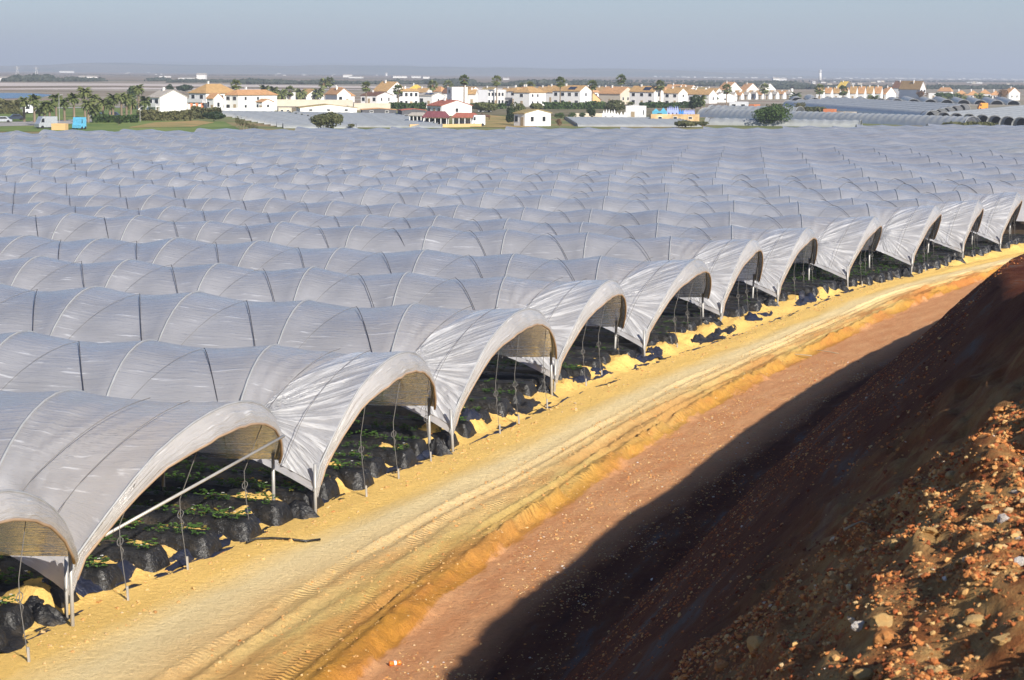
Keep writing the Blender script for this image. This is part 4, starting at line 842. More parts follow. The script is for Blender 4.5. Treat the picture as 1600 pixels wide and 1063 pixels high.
for k, x in enumerate([648, 668, 712, 748, 782, 806, 836, 858, 886, 908, 934, 958, 1000, 1018, 1052, 1078, 1098]):
    H(x, 18+k % 3*3, 10+k % 4*2, 154, 144.5-(k % 3), 138.5-(k*7 % 4), 'pale house half hidden behind the front row, only its upper floor and roof showing', yaw=-35-(k % 3)*8, nw=2, side=1, roof=['tan', 'orange', 'tan', 'olive'][k*5 % 4], group='rear row of the village', rt='hip' if k % 4 == 1 else 'gable')
# farm and yard buildings in front
H(455, 14, 86, 176, 169, 164, 'long low white barn with a brown grey roof', roof='olive', yaw=-75, nw=0, side=3, door=0, cat='barn', name='barn', group='farm buildings', chim=0)
H(419, 12, 118, 166, 157.5, 157, 'long flat cream warehouse behind the barn', wall='cream', rt='flat', yaw=-80, nw=1, side=0, door=0, cat='warehouse', name='warehouse', group='farm buildings')
H(431, 4, 20, 177, 170, 169, 'small cream shed at the left end of the barn', wall='cream', rt='flat', yaw=-75, nw=0, side=2, door=0, cat='shed', name='shed', group='farm buildings')
H(549, 4, 56, 172, 163, 162, 'cream garden wall building right of the barn', wall='cream', rt='flat', yaw=-80, nw=0, side=0, door=0, cat='shed', name='shed', group='farm buildings')
H(558, 8, 52, 178, 172, 170, 'low shed with an orange tiled top behind the pale tunnels', wall='dgrey', roof='orange', yaw=-80, nw=0, side=2, door=0, cat='shed', name='shed', group='farm buildings', chim=0)
H(666, 24, 46, 181, 166, 158, 'farmhouse with a bright red roof and a broad white gable', roof='red', yaw=-50, nw=3, side=1, cat='farmhouse', name='farmhouse', group='farm buildings')
H(620, 8, 36, 182, 173, 171, 'open shed with a red edge and dark inside', wall='dgrey', roof='red', yaw=-70, nw=0, side=0, door=0, cat='shed', name='shed', group='farm buildings', chim=0)
H(803, 17, 41, 197.5, 178, 172.5, 'small white house with a tan roof standing alone by the tunnels', roof='olive', yaw=-48, nw=2, side=2, group='farm buildings', chim=0)
H(978, 22, 12, 187, 168, 167, 'white flat roofed cabin beside the white pinnacles', rt='flat', yaw=-18, nw=1, side=1, group='farm buildings', cat='cabin', name='cabin')
H(1013, 4, 76, 189, 180.5, 180, 'long low wall building with peeling orange paint', wall='peel', rt='flat', roof='peel', yaw=-83, nw=0, side=3, door=0, group='farm buildings', cat='shed', name='shed')
H(1140, 28, 8, 172, 161, 160, 'pale blue flat shed behind the grey tunnels', wall='lgrey', rt='flat', roof='lgrey', yaw=-10, nw=2, side=1, group='farm buildings', cat='shed', name='shed', door=0)
H(1172, 6, 12, 173, 165, 163.5, 'small red and white hut beside the pale blue shed', wall='brick', rt='flat', yaw=-30, nw=0, side=0, door=0, group='farm buildings', cat='hut', name='hut')
H(1287, 16, 7, 182, 172.5, 172, 'red container shed standing among the tunnels on the right', wall='brick', rt='flat', roof='brick', yaw=-20, nw=0, side=0, door=0, group='farm buildings', cat='shed', name='shed')
H(1313, 18, 14, 184, 177, 176, 'low grey hut beside the red container shed', wall='lgrey', rt='flat', roof='greyroof', yaw=-20, nw=0, side=0, door=0, group='farm buildings', cat='hut', name='hut')
H(1276, 10, 3, 182, 178, 177.6, 'small low red box left of the red container shed', wall='brick', rt='flat', roof='brick', yaw=-15, nw=0, side=0, door=0, group='farm buildings', cat='box', name='storage_box')
H(80, 22, 4, 204, 196, 195.7, 'orange tan hut at the edge of the tunnels on the left', wall='ochre', rt='flat', roof='ochre', yaw=-5, nw=0, side=0, door=0, group='farm buildings', cat='hut', name='hut')
# canopies of the yard
def canopy(xl, xr, yb, ye, yr, mat, label):
    a = at(xl, yb); b = at(xr, yb); m = a.y/F; w = (xr-xl)*m; h = (yb-ye)*m; hr = (ye-yr)*m; d = w*.55
    o = root('canopy', (a.x, a.y, a.z), R(-6), label, 'canopy', 'open canopies of the farm yard')
    V = [(-.4, -.4, h), (w+.4, -.4, h), (w*.9, d/2, h+hr), (w*.1, d/2, h+hr), (w+.4, d+.4, h), (-.4, d+.4, h)]; V2 = [(p[0], p[1], p[2]+.15) for p in V]
    MB().add(V+V2, [(0, 3, 2, 1), (2, 3, 5, 4), (6, 7, 8, 9), (8, 10, 11, 9), (0, 1, 7, 6), (1, 4, 10, 7), (1, 2, 4), (7, 10, 8), (0, 5, 3), (6, 9, 11), (4, 5, 11, 10), (5, 0, 6, 11)]).build('roof', M[mat], o)
    for k in range(5):
        for y in (0, d): MB().box(w*k/4-.1, w*k/4+.1, y-.1, y+.1, -.3, h-.003).build('post', M['white'], o)
    MB().box(0, w, d-.1, d+.1, -.3, h*.85).build('back_wall', M['dark' if mat != 'red' else 'white'], o)
canopy(662, 698, 194, 184, 175, 'maroon', 'dark maroon canopy over the farm yard, nearest the red roofed farmhouse')
canopy(708, 745, 194, 184, 177.5, 'red', 'red canopy right of the farmhouse on white posts')
canopy(640, 664, 192, 181, 177, 'greyroof', 'grey canopy left of the maroon one')
# white pinnacled ruin and blue fairground fronts
def pinnacles(xl, xr, yb, yt, n, mat, label, tipf=.45):
    a = at(xl, yb); m = a.y/F; w = (xr-xl)*m; h = (yb-yt)*m; o = root('pinnacled_wall', (a.x, a.y, a.z), R(-4), label, 'wall', 'pinnacled fronts of the yard')
    MB().box(0, w, 0, 1.2, -.3, h*(1-tipf)).build('wall', M[mat], o)
    for k in range(n):
        x = (k+.5)*w/n; q = w/n*.36; hh = h*(1-tipf); t = h*(tipf*(.7+.3*math.sin(k*2.1)**2))
        MB().add([(x-q, .1, hh), (x+q, .1, hh), (x+q, 1.1, hh), (x-q, 1.1, hh), (x-q*.7, .2, hh+t*.4), (x+q*.7, .2, hh+t*.4), (x+q*.7, 1, hh+t*.4), (x-q*.7, 1, hh+t*.4), (x, .6, hh+t)], [(0, 1, 5, 4), (1, 2, 6, 5), (2, 3, 7, 6), (3, 0, 4, 7), (4, 5, 8), (5, 6, 8), (6, 7, 8), (7, 4, 8)]).build('pinnacle', M[mat], o)
    for k in range(max(1, n//2)): x = (k+.5)*w/max(1, n//2); MB().box(x-w/n*.3, x+w/n*.3, -.04, 0, h*.05, h*.3).build('opening', M['dark'], o)
pinnacles(941, 962, 187, 170, 5, 'white', 'white wall with five sharp pinnacles, weathered at the foot')
pinnacles(962, 979, 187, 174, 3, 'white', 'low white wall with small points next to the sharp pinnacles')
pinnacles(1019, 1042, 181, 168, 2, 'cyan', 'bright cyan painted front behind the peeling wall')
pinnacles(1042, 1060, 181, 165, 6, 'lilac', 'lilac white pinnacled front behind the peeling wall')
pinnacles(1055, 1068, 181, 170, 4, 'blue', 'deep blue painted front between the lilac ones')
pinnacles(1068, 1085, 181, 170, 8, 'lilac', 'lilac front with a row of tiny points at the right end')

# walls, hedges, fences
def wall(pts, h, t, mat, label, name='garden_wall', cat='wall', piers=0):
    P = [at(x, y) for x, y in pts]; o = root(name, P[0], 0, label, cat); b = MB()
    for a, c in zip(P, P[1:]):
        d = (c-a); d.z = 0; n = Vector((-d.y, d.x, 0)).normalized()*t/2; A = a-P[0]; Cc = c-P[0]; A.z = Cc.z = -.3
        b.add([A-n, Cc-n, Cc+n, A+n]+[q+Vector((0, 0, h+.3)) for q in (A-n, Cc-n, Cc+n, A+n)], [(0, 3, 2, 1), (4, 5, 6, 7), (0, 1, 5, 4), (1, 2, 6, 5), (2, 3, 7, 6), (3, 0, 4, 7)])
        if piers:
            for k in range(piers): q = A+(Cc-A)*((k+.5)/piers)-n*1.6; MB().box(q.x-.45, q.x+.45, q.y-.2, q.y+.1, -.3, h+.35).build('pier', M['brick'], o)
    b.build('wall', M[mat], o); return o
wall([(268, 175), (336, 174)], 2.2, .3, 'white', 'white garden wall with brick piers before the villa', piers=8)
wall([(345, 178), (428, 176)], 1.6, .3, 'white', 'low white garden wall before the long orange roofed house')
wall([(205, 170), (226, 172)], 1.8, .3, 'cream', 'cream wall left of the house with the blank gable')
wall([(612, 169), (700, 168)], 1.2, .3, 'white', 'low white wall behind the farmhouse')
wall([(850, 166.5), (940, 167)], 1.0, .3, 'white', 'low white wall at the foot of the row houses')
wall([(640, 199.5), (700, 199), (752, 198)], .7, .12, 'ochre', 'pale picket fence around the farm yard', 'picket_fence', 'fence')
wall([(895, 185), (960, 185)], 1.4, .25, 'cream', 'broken cream wall behind the lavender tunnels')
def hedge(xl, xr, y, h, label, mat='leaf_a', n=900):
    a = at(xl, y); b = at(xr, y); w = (b-a).length; o = root('hedge', (a+b)/2, math.atan2(b.y-a.y, b.x-a.x), label, 'hedge')
    r = np.random.default_rng(int(xl)); P = r.uniform(-1, 1, (n, 3))*np.array([w/2, .8, h/2])+np.array([0, 0, h/2]); V = []
    P[:, 2] *= 1+.25*fbm(P[:, 0]*.3, P[:, 0]*0, 2); a_ = r.normal(size=(n, 3)); a_ /= np.linalg.norm(a_, axis=1, keepdims=True); b_ = np.cross(a_, r.normal(size=(n, 3))); b_ /= np.linalg.norm(b_, axis=1, keepdims=True); s = .45
    V = np.stack([P-a_*s, P+b_*s, P+a_*s, P-b_*s], 1).reshape(-1, 3); link('foliage', mesh('foliage', V, np.arange(4*n).reshape(-1, 4), M[mat]), o)
hedge(608, 665, 171.5, 2.2, 'clipped green hedge behind the farmhouse roofs')
hedge(735, 790, 170.5, 1.8, 'clipped hedge below the modern white house')
hedge(850, 945, 171, 2.4, 'long clipped hedge below the row houses', n=1600)
hedge(1000, 1085, 169, 2, 'hedge below the row houses right of the chalet', n=1200)
hedge(145, 215, 192, 1.8, 'straight clipped hedge at the car park', n=1100)
hedge(215, 300, 189, 2.4, 'tangled olive hedge beside the grass', 'leaf_olive', 1800)
hedge(300, 345, 186, 3, 'tall olive hedge before the garden wall', 'leaf_olive', 1200)
hedge(0, 30, 178, 4, 'dark scrub at the left edge of the picture', 'leaf_olive', 1200)

T = tree
T(1177, 1239, 157, 197, 'leaf_a', 'large round stone pine standing among the grey tunnels', n=6500, lumps=26, z0f=.04, ls=.22, depth=1.0, name='stone_pine')
T(484, 537, 173, 203, 'leaf_olive', 'wide olive bush at the edge of the tunnel field', n=3200, lumps=16, z0f=.02, name='bush', cat='bush', ls=.28)
T(543, 556, 192, 201, 'leaf_olive', 'small olive bush right of the wide one', n=500, name='bush', cat='bush')
T(736, 778, 157, 176, 'leaf_b', 'broad green bush right of the farmhouse', n=2200, lumps=14, z0f=.05, name='bush', cat='bush')
T(795, 822, 158, 188, 'leaf_b', 'tall rounded tree left of the small white house', n=2200, lumps=14, z0f=.1)
T(789, 806, 166, 195, 'leaf_dark', 'dark cypress like tree at the corner of the small white house', n=1400, lumps=10, z0f=.02)
T(822, 852, 160, 175, 'leaf_b', 'low bush behind the small white house', n=1200, name='bush', cat='bush')
T(866, 884, 176, 187, 'leaf_a', 'round bush in the gap right of the small white house', n=700, name='bush', cat='bush')
T(886, 902, 175, 187, 'leaf_a', 'first dark bush before the broken cream wall', n=700, name='bush', cat='bush')
T(902, 916, 174, 186, 'leaf_a', 'second dark bush before the broken cream wall', n=700, name='bush', cat='bush')
T(916, 932, 163, 186, 'leaf_dark', 'dark tree left of the white pinnacles', n=1000)
T(943, 979, 156, 177, 'leaf_olive', 'wide dull tree behind the white pinnacles', n=2000, lumps=12)
T(1076, 1096, 146, 178, 'leaf_dark', 'tall dark tree at the end of the blue fronts', n=1400)
T(1008, 1030, 158, 168, 'leaf_a', 'green tree before the row house door', n=700)
T(978, 992, 158, 168, 'leaf_b', 'small yellow green tree before the chalet', n=600)
T(1048, 1092, 189, 199.5, 'leaf_olive', 'low spreading bush between the tunnels', n=1500, name='bush', cat='bush', lumps=12)
T(1088, 1108, 188, 199, 'leaf_olive', 'smaller bush touching the low spreading one', n=700, name='bush', cat='bush')
T(258, 275, 131, 152, 'leaf_dark', 'dark pine behind the blank gable', n=900)
T(275, 305, 131, 146, 'leaf_dark', 'row like dark cypress clump behind the villa', n=1200, lumps=14)
T(198, 214, 133, 160, 'leaf_a', 'rounded green tree behind the date palms', n=900)
T(178, 193, 184, 196, 'leaf_dark', 'small round dark tree on the clipped hedge', n=700)
T(316, 352, 174, 190, 'leaf_dark', 'dense dark shrub at the end of the olive hedge', n=1600, name='bush', cat='bush')
T(20, 40, 172, 186, 'leaf_olive', 'dull shrub left of the white van', n=700, name='bush', cat='bush')
T(1293, 1312, 147, 154, 'leaf_a', 'small green tree before the first terraces', n=500)
T(1330, 1352, 145, 154, 'leaf_a', 'green tree before the middle terraces', n=600)
T(1462, 1494, 144, 157, 'leaf_a', 'dark green tree group left of the orange roofs', n=1200)
T(1432, 1448, 138, 157, 'leaf_brown', 'brown leaved tree before the tall grey house', n=700)
T(1556, 1576, 137, 157, 'leaf_brown', 'reddish green tree at the end of the orange roofs', n=900)
T(1527, 1548, 149, 157, 'leaf_a', 'low green tree before the third orange roof', n=500)
T(1240, 1260, 158, 176, 'leaf_olive', 'olive scrub right of the stone pine', n=800, name='bush', cat='bush')
T(1106, 1124, 150, 160, 'leaf_a', 'green tree at the start of the white gable wall', n=500)
T(1140, 1160, 158, 170, 'leaf_brown', 'brown scrub left of the pale blue shed', n=600, name='bush', cat='bush')
T(868, 880, 184, 199, 'leaf_brown', 'rusty brown shrub at the corner of the lavender tunnels', n=600, name='bush', cat='bush')
for k in range(7): T(366+k*5, 374+k*5, 180+k*2.4, 199+k*1.3, 'leaf_olive', 'slim grey bush of the row beside the grass', n=160, name='bush', cat='bush', group='slim bushes along the field edge')

# ------------------------------------------------------------------ other tunnels beyond the field
def tunnel2(a, b, W, h, mat, label, group, nh=30):
    a = at(*a); b = at(*b); d = b-a; L = d.length; rz = math.atan2(d.y, d.x); n1 = max(8, int(L/1.5)); n2 = 13
    s, v = np.meshgrid(np.linspace(0, L, n1*4+1), np.linspace(0, np.pi, n2), indexing='ij')
    bul = 1-.10*np.abs(np.sin(s/L*np.pi*n1/1.6)); y = -W/2*np.cos(v); z = h*np.sin(v)**1.1*bul-.1
    o = root('far_tunnel', a, rz, label, 'polytunnel', group)
    zz = np.interp(s[:, 0], [0, L], [0, b.z-a.z])[:, None]
    link('film', mesh('film', np.stack([s, y, z+zz], -1), gridf(n1*4+1, n2), M[mat], np.stack([s, v*W/2], -1), True), o)
    for k in range(0, 2):
        x = 0.0 if k == 0 else L; dz = 0 if k == 0 else b.z-a.z
        MB().tube([(x, -W/2*math.cos(q), h*math.sin(q)**.8-.1+dz) for q in np.linspace(0, math.pi, 11)], .09, 5).build('end_hoop', M['pipe_white'], o)
    V = [(L*.03 if True else 0, -W/2*math.cos(q)*.95, (h*math.sin(q)**.8-.1)*.95) for q in np.linspace(0, math.pi, 11)]
    m = MB().add(V, [tuple(range(11))]); m.build('end_film_or_shade', M['dark'], o)  # dark sheet standing in for the shade inside the open end
for k in range(12): tunnel2((452+k*9.5, 179.5+k*1.9), (338+k*9.5, 178+k*2.0), 4.4, 1.1, 'film_net', 'pale grey tunnel of the block left of the olive bush', 'pale tunnels beside the grass')
for k in range(10): tunnel2((628+k*7, 181.5+k*2.0), (462+k*9, 178.5+k*2.2), 4.4, .9, 'film_net', 'pale grey tunnel of the block right of the olive bush', 'pale tunnels before the barn')
for k in range(9): tunnel2((1052+k*5, 187.5+k*1.3), (884+k*2, 187+k*1.3), 4, .9, 'film_net', 'lavender tunnel beside the small white house', 'lavender tunnels before the cream wall')
tunnel2((1102, 183), (1520, 199), 6, 2.8, 'film_net', 'grey ribbed tunnel seen side on behind the stone pine, the taller row', 'grey ribbed tunnels round the stone pine')
tunnel2((1104, 195), (1345, 199), 5, 1.9, 'film_net', 'low grey ribbed tunnel seen side on left of the stone pine', 'grey ribbed tunnels round the stone pine')
tunnel2((1112, 176), (1250, 179), 7, 2.6, 'film_net', 'grey ribbed tunnel rearmost behind the stone pine', 'grey ribbed tunnels round the stone pine')
for k in range(14): tunnel2((1246+k*26, 158.8+k*.42), (1240+k*24.5, 153.5+k*.1), 5.6, 2.1, 'film_net', 'pale tunnel with a rounded open end in the row before the houses', 'tunnels in the row before the right hand houses')
for k in range(5): tunnel2((1458+k*12, 185.5-k*3.2), (1232+k*18, 166-k*1.4), 5, 2.5, 'film_net', 'long grey tunnel running down to the open arches on the right', 'long grey tunnels on the right')
for k in range(9): tunnel2((1474+k*20, 188.5+k*1.6), (1640+k*21, 170+k*1.0), 4.4, 2.5, 'film_net', 'grey tunnel with a dark open arch in the front row on the right', 'grey tunnels with open arches on the right')
T(1470, 1560, 193, 199, 'leaf_olive', 'low scrub strip before the open arches', n=1500, name='bush', cat='bush', lumps=20, depth=.3)
T(1360, 1460, 184, 191, 'leaf_olive', 'low scrub strip beside the long grey tunnels', n=1500, name='bush', cat='bush', lumps=20, depth=.3)
T(1240, 1300, 168, 176, 'leaf_olive', 'scrub strip between the grey tunnels', n=1200, name='bush', cat='bush', lumps=16, depth=.3)

# ------------------------------------------------------------------ vehicles, horse, lamp posts, chimney
M['tyre'] = simple('tyre', (.02, .02, .02), .8); M['car_white'] = simple('car_white', (.75, .76, .78), .3, .5); M['car_dark'] = simple('car_dark', (.03, .04, .07), .25, .6); M['car_blue'] = simple('car_blue', (.12, .42, .62), .35, .5); M['car_silver'] = simple('car_silver', (.45, .47, .5), .3, .6, .3); M['tractor_orange'] = simple('tractor_orange', (.75, .28, .03), .5, .4); M['coat'] = simple('coat', (.10, .05, .03), .7)
def car(x, y, L, mat, label, yaw=0, kind='car'):
    p = at(x, y); o = root('parked_'+kind, p, R(yaw), label, kind, None); H1 = .75 if kind == 'car' else 1.2; H2 = 1.45 if kind == 'car' else (2.5 if kind == 'van' else 3.2); W = 1.75 if kind == 'car' else 2.1
    b = MB(); z0 = .3
    if kind == 'car': prof = [(-L/2, z0), (-L/2, .7), (-L/2+.15, H1), (-L*.27, H1+.12), (-L*.12, H2), (L*.22, H2), (L*.36, H1+.15), (L/2-.05, H1), (L/2, .6), (L/2, z0)]
    else: prof = [(-L/2, z0), (-L/2, 1.0), (-L/2+.2, H1), (-L*.34, H2*.85), (-L*.28, H2), (L/2, H2), (L/2, z0)]
    n = len(prof); V = [(a, -W/2, c) for a, c in prof]+[(a, W/2, c) for a, c in prof]
    b.add(V, [tuple(range(n)), tuple(range(2*n-1, n-1, -1))]+[(k, k+n, (k+1) % n+n, (k+1) % n) for k in range(n)]); b.build('body', M[mat], o)
    for sx in (-1, 1):
        for sy in (-1, 1): MB().tube([(sx*L*.31, sy*(W/2-.2), .33), (sx*L*.31, sy*(W/2+.03), .33)], .33, 12).build('wheel', M['tyre'], o)
    for sy in (-1, 1): y_ = sy*(W/2); MB().add([(-L*.2, y_+sy*.01, H1+.15), (L*.28, y_+sy*.01, H1+.17), (L*.18, y_+sy*.01, H2-.12), (-L*.1, y_+sy*.01, H2-.12)] if kind == 'car' else [(-L*.38, y_+sy*.01, H1+.1), (-L*.2, y_+sy*.01, H1+.1), (-L*.2, y_+sy*.01, H2-.4), (-L*.32, y_+sy*.01, H2-.4)], [(0, 1, 2, 3)]).build('side_window', M['glass'], o)
    return o
car(55, 178, 6.5, 'car_white', 'white box van parked among the date palms', 5, 'van')
car(24, 188, 4.4, 'car_dark', 'dark car parked left of the date palms', 20); car(4, 192, 4.3, 'car_silver', 'silver car cut by the left edge of the picture', 10)
car(176, 184, 4.4, 'car_dark', 'dark blue car parked behind the clipped hedge', 5); car(152, 185, 4.3, 'car_silver', 'grey car left of the dark blue one', 5)
car(124, 202.5, 2.0, 'car_blue', 'pale blue van beside the orange tan hut', 70, 'van'); car(72, 201, 4.2, 'car_silver', 'grey van left of the orange tan hut', 40, 'van')
car(757, 176, 4.2, 'car_white', 'white car parked before the broad green bush', 8); car(747, 197, 3.2, 'car_white', 'white van with dark lettered side at the end of the picket fence', 5, 'van')
car(232, 179, 6, 'car_white', 'white covered boat trailer below the blank gable', 4, 'van'); car(278, 178, 4, 'car_silver', 'pale car before the garden wall', 4)
car(1535, 171.5, 3.6, 'tractor_orange', 'orange farm vehicle between the tunnels on the right', 5, 'van')
def horse(x, y):
    p = at(x, y); m = bpy.data.meshes.new('horse'); o = bpy.data.objects.new('horse', m); COL.objects.link(o); o.location = p; o.rotation_euler = (0, 0, .15)
    J = [(0, 0, 1.15, .30), (.45, 0, 1.18, .28), (-.5, 0, 1.15, .30), (-.85, 0, 1.35, .19), (-1.15, 0, 1.7, .13), (-1.3, 0, 1.72, .11), (-1.55, 0, 1.5, .07), (.72, 0, 1.15, .24), (.95, 0, 1.0, .07), (1.0, 0, .6, .05)]
    E_ = [(0, 1), (0, 2), (2, 3), (3, 4), (4, 5), (5, 6), (1, 7), (7, 8), (8, 9)]
    for sy in (-.16, .16):
        b = len(J); J += [(-.55, sy, .85, .14), (-.57, sy, .5, .07), (-.55, sy, .08, .06)]; E_ += [(2, b), (b, b+1), (b+1, b+2)]
        b = len(J); J += [(.62, sy, .88, .17), (.78, sy, .52, .07), (.72, sy, .08, .06)]; E_ += [(1, b), (b, b+1), (b+1, b+2)]
    m.from_pydata([j[:3] for j in J], E_, []); m.materials.append(M['coat']); sk = o.modifiers.new('skin', 'SKIN')
    for v, j in zip(m.skin_vertices[0].data if m.skin_vertices else [], J): v.radius = (j[3], j[3])
    if not m.skin_vertices: o.modifiers.remove(sk)
    else: m.skin_vertices[0].data[0].use_root = True; s2 = o.modifiers.new('sub', 'SUBSURF'); s2.levels = s2.render_levels = 1
    tag(o, 'brown horse standing in the sandy yard beside the white van', 'horse')
horse(760, 188)
def lamp(x, yt, yb, label, arm=1):
    p = at(x, yb); h = (yb-yt)*p.y/F; o = root('street_lamp', p, 0, label, 'street lamp', 'slender lamp posts near the village'); MB().tube([(0, 0, -.2), (0, 0, h)], .09, 6, .06).build('post', M['pipe'], o)
    MB().tube([(0, 0, h-.05), (.8*arm, 0, h+.15)], .05, 5).build('arm', M['pipe'], o); MB().box(.6*arm-.35, .6*arm+.35, -.15, .15, h+.16, h+.3).build('lamp_head', M['pipe_white'], o)
for x, yt, yb, lb in [(93, 150, 192, 'lamp post in the middle of the date palm grove'), (115, 160, 190, 'lamp post right of the tall palm in the grove'), (219, 168, 190, 'lamp post below the blank gable house'), (951, 122, 150, 'thin tall mast behind the chalet'), (1268, 150, 160, 'lamp post before the terraces on the right')]: lamp(x, yt, yb, lb)
def chimney(x, yt, yb, w, label, name='factory_chimney'):
    D = 3800; m = D/F; X = ray(x, yb); X = X*(D/X.y); h = (yb-yt)*m; o = root(name, (X.x, D, -4), 0, label, 'chimney')
    hh = (ray(x, yt)*(D/ray(x, yt).y)).z+CH+4
    MB().tube([(0, 0, 0), (0, 0, hh)], w*m*.6, 14, w*m*.42).build('stack', M['white'], o, smooth=True)
    for k in (.82, .93): MB().tube([(0, 0, hh*k), (0, 0, hh*k+2.5)], w*m*.52, 14).build('ring', M['lgrey'], o, smooth=True)
chimney(1281, 110, 136, 4.2, 'tall pale factory chimney rising above the right hand horizon')
p = at(1237, 152); o = root('dark_chimney', p, 0, 'short white chimney with a dark cowl at the end of the terraces', 'chimney'); hm_ = 14*p.y/F
MB().tube([(0, 0, 0), (0, 0, hm_)], .8, 8).build('stack', M['white'], o); MB().box(-1.1, 1.1, -1.1, 1.1, hm_+.01, hm_+.9).build('cowl', M['dark'], o)
# power pylons far left
for x, yt, yb in [(27, 104, 124), (57, 105, 122)]:
    d = ray(x, yb); D = 3000; X = d*(D/d.y); hh = (ray(x, yt)*(D/ray(x, yt).y)).z+CH+4
    o = root('pylon', (X.x, D, -4), .3, 'faint lattice pylon on the plain, %s of the two at the left' % ('leftmost' if x < 40 else 'right hand one'), 'pylon', 'pylons on the plain'); b = MB()
    for sx in (-1, 1):
        for sy in (-1, 1): b.tube([(sx*2.2, sy*2.2, 0), (sx*.4, sy*.4, hh)], .22, 4)
    for k in range(1, 6): z = hh*k/6; q = 2.2-1.8*k/6; b.tube([(-q, -q, z), (q, -q, z+hh/12)], .12, 4); b.tube([(q, -q, z), (-q, -q, z+hh/12)], .12, 4)
    b.build('tower', M['pipe'], o); b = MB()
    for z in (.78, .9): b.tube([(-5, 0, hh*z), (0, 0, hh*z+.8), (5, 0, hh*z)], .2, 4)
    b.build('crossarm', M['pipe'], o)

# far tree belts, each one mass, and the far buildings
def at_far(x, y):
    d = ray(x, y); t = (-4-CH)/d.z; return Vector((d.x*t, d.y*t, -4))
def treeline(x0, x1, y, hpx, label, n, mat='leaf_a', thick=60):
    a = at_far(x0, y+ .0); b = at_far(x1, y); r = np.random.default_rng(int(x0+y)); V = []; Fc = []
    m = a.y/F; P = []; S = []
    for k in range(n):
        u = r.random(); p = a.lerp(b, u); hh = hpx*m*(.55+.45*r.random())*(.75+.6*float(fbm(u*9+x0, 1.3, 3))); P.append((p.x, p.y+r.uniform(-1, 1)*thick, -4+hh*.45)); S.append((hh*r.uniform(.4, .9), hh*.5, hh*.55))
    P = np.array(P); S = np.array(S); V = IV[None]*(1+.25*r.normal(size=(n, 12, 1)))*S[:, None]+P[:, None]; Fa = IF[None]+(np.arange(n)*12)[:, None, None]
    tag(link('treeline', mesh('treeline', V, Fa.reshape(-1, 3), M['leaf_far'])), label, 'treeline', None, 'stuff')
treeline(28, 66, 127.5, 13, 'dark wood on the far bank at the left', 260); treeline(66, 155, 127.5, 8, 'lower part of the dark wood on the far bank', 320)
treeline(240, 252, 127, 7, 'small round wood left of the far white buildings', 50); treeline(275, 420, 129, 7, 'long thin wood beyond the marsh', 420)
treeline(380, 740, 131.5, 10, 'broad blue tree belt behind the marsh', 1400); treeline(700, 1260, 134.5, 11, 'blue tree belt behind the village', 1800)
treeline(900, 1600, 128, 4, 'thin far tree belt on the plain', 900, thick=300); treeline(0, 600, 118, 2.5, 'faint tree belt far on the plain', 700, thick=500); treeline(1180, 1600, 139, 8, 'scrub belt behind the right hand terraces', 800)
def shed(x, y, w, h, label, mat='white', roof=None, g='white buildings far out on the plain'):
    p = at_far(x, y); m = p.y/F; o = root('distant_building', p, random.uniform(-.25, .25), label, 'building', g); W = w*m; Hh = h*m; d = W*.5+4
    MB().box(-W/2, W/2, 0, d, -.5, Hh).build('wall', M[mat], o); k = .25*Hh+.5
    MB().add([(-W/2-.5, -.5, Hh+.02), (W/2+.5, -.5, Hh+.02), (W/2+.5, d+.5, Hh+.02), (-W/2-.5, d+.5, Hh+.02), (-W/2-.5, d/2, Hh+k), (W/2+.5, d/2, Hh+k)], [(0, 1, 5, 4), (3, 4, 5, 2), (0, 4, 3), (1, 2, 5), (0, 3, 2, 1)]).build('roof', M[roof or 'greyroof'], o)
for x, y, w, h, lb in [(8, 127, 22, 5, 'long pale building at the left edge beside the dark wood'), (137, 124, 28, 4, 'long white hall on the right part of the far wood'), (104, 114, 22, 2.5, 'low pale farm on the far slope'), (258, 121, 18, 1.6, 'row of white huts right of the small round wood'), (314, 124, 14, 7, 'white block with two storeys beyond the villa palms'), (290, 124, 24, 2, 'low white hall left of the white block'),
                       (543, 121, 14, 3.5, 'white hall above the blue tree belt'), (555, 122.5, 20, 2.2, 'long low white shed right of the white hall'), (604, 119, 3, 4, 'small white tower above the tree belt'), (625, 122, 22, 2.5, 'tan roofed hall above the tree belt'), (650, 122, 14, 2.5, 'second tan hall above the tree belt'), (666, 123, 10, 2.5, 'white shed right of the tan halls'), (436, 116, 6, 1.2, 'tiny white farm alone on the plain'), (790, 125, 8, 2.5, 'white farm above the row house palms'), (325, 99.5+8, 5, 1.5, 'tiny white point on the far hill foot'), (1213, 128, 10, 5, 'pale block of flats near the chimney'), (1222, 126, 14, 3, 'long pale block right of the flats'), (1013, 134, 8, 3, 'small white shed in the tree belt')]:
    shed(x, y, w, h, lb)
for k in range(70):
    x = 1025+k*8.3+random.uniform(-3, 3); y = 118.8+.0068*(x-1025)+random.uniform(0, 1.6)+1.2; shed(x, y, random.uniform(3, 8), random.uniform(.7, 1.6), 'tiny white building of the far town along the horizon', g='far town on the horizon')
for k in range(26):
    x = 1230+random.uniform(0, 370); y = 128+random.uniform(0, 7); shed(x, y, random.uniform(3, 9), random.uniform(.9, 2.2), 'small pale building on the plain at the right', random.choice(['white', 'cream', 'lgrey']), g='scattered buildings on the plain at the right')
for k in range(16):
    x = random.uniform(20, 700); y = 110+.0085*x+random.uniform(2, 5); shed(x, y, random.uniform(2, 5), random.uniform(.5, 1), 'tiny pale farm far out on the plain', g='tiny farms far out on the plain')

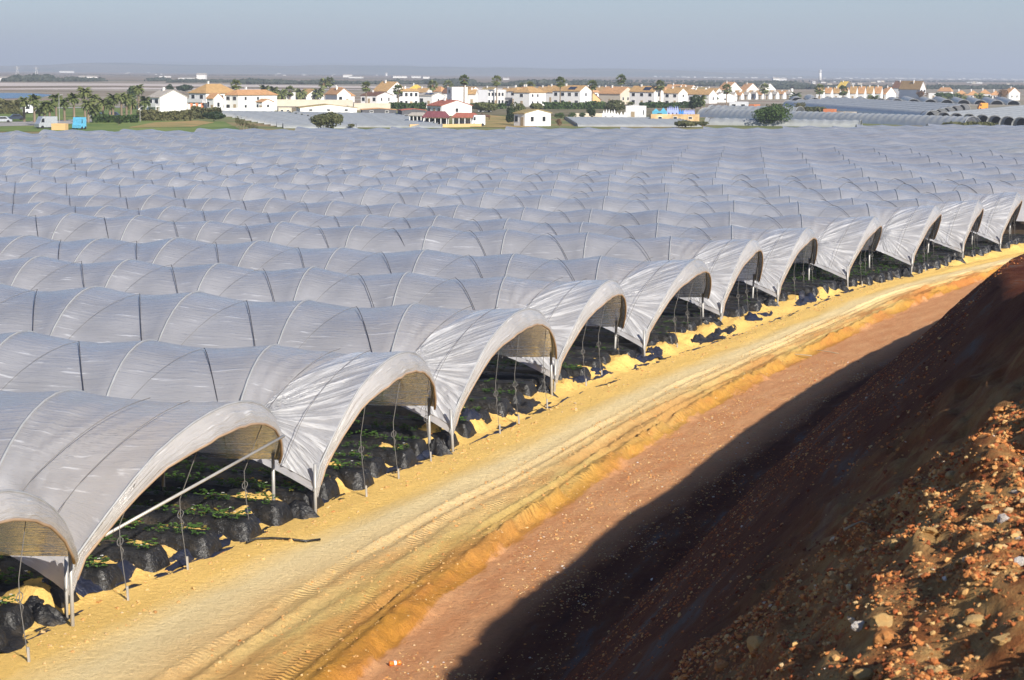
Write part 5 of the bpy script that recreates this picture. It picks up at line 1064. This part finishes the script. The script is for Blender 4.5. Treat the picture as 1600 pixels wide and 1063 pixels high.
# ------------------------------------------------------------------ light, sky, air
SUN_AZ, SUN_EL = 150, 29.2
sl = bpy.data.lights.new('sun', 'SUN'); sl.energy = 4.95; sl.angle = R(.53); sl.color = (1, .93, .82); so = bpy.data.objects.new('sun', sl); COL.objects.link(so)
sd = Vector((math.sin(R(SUN_AZ))*math.cos(R(SUN_EL)), math.cos(R(SUN_AZ))*math.cos(R(SUN_EL)), math.sin(R(SUN_EL))))
so.rotation_euler = sd.to_track_quat('Z', 'Y').to_euler(); so.location = (20, -30, 60)
w = bpy.data.worlds.new('World'); SC.world = w; w.use_nodes = True; nt = w.node_tree; nt.nodes.clear()
sk = nt.nodes.new('ShaderNodeTexSky'); sk.sky_type = 'NISHITA'; sk.sun_disc = False; sk.sun_elevation = R(SUN_EL); sk.sun_rotation = R(SUN_AZ); sk.air_density = 1.0; sk.dust_density = .6; sk.ozone_density = 2.5; sk.altitude = 20
bg = nt.nodes.new('ShaderNodeBackground'); bg.inputs[1].default_value = .06; ow = nt.nodes.new('ShaderNodeOutputWorld'); tn = nt.nodes.new('ShaderNodeMix'); tn.data_type = 'RGBA'; tn.blend_type = 'MULTIPLY'; tn.inputs[0].default_value = 1; tn.inputs[7].default_value = (.93, 1.05, 1.34, 1)
nt.links.new(sk.outputs[0], tn.inputs[6]); nt.links.new(tn.outputs[2], bg.inputs[0]); nt.links.new(bg.outputs[0], ow.inputs[0])
hz_ = MB().box(-15000, 15000, -90, 31000, -6, 190); hn = NT('haze'); pv = hn.n('ShaderNodeVolumePrincipled'); pv.inputs['Color'].default_value = (.80, .88, 1, 1); pv.inputs['Density'].default_value = .00018; pv.inputs['Anisotropy'].default_value = .1
hn.l(pv.outputs[0], hn.out.inputs['Volume']); tag(hz_.build('haze', hn.m), 'thin bluish haze lying over the plain', 'haze', None, 'stuff')
SC.view_settings.view_transform = 'Standard'; SC.view_settings.look = 'None'; SC.view_settings.exposure = .58; SC.view_settings.gamma = 1
cy = SC.cycles; cy.use_denoising = True; cy.max_bounces = 7; cy.diffuse_bounces = 3; cy.glossy_bounces = 2; cy.transmission_bounces = 4; cy.transparent_max_bounces = 10; cy.volume_bounces = 0; cy.caustics_reflective = False; cy.caustics_refractive = False
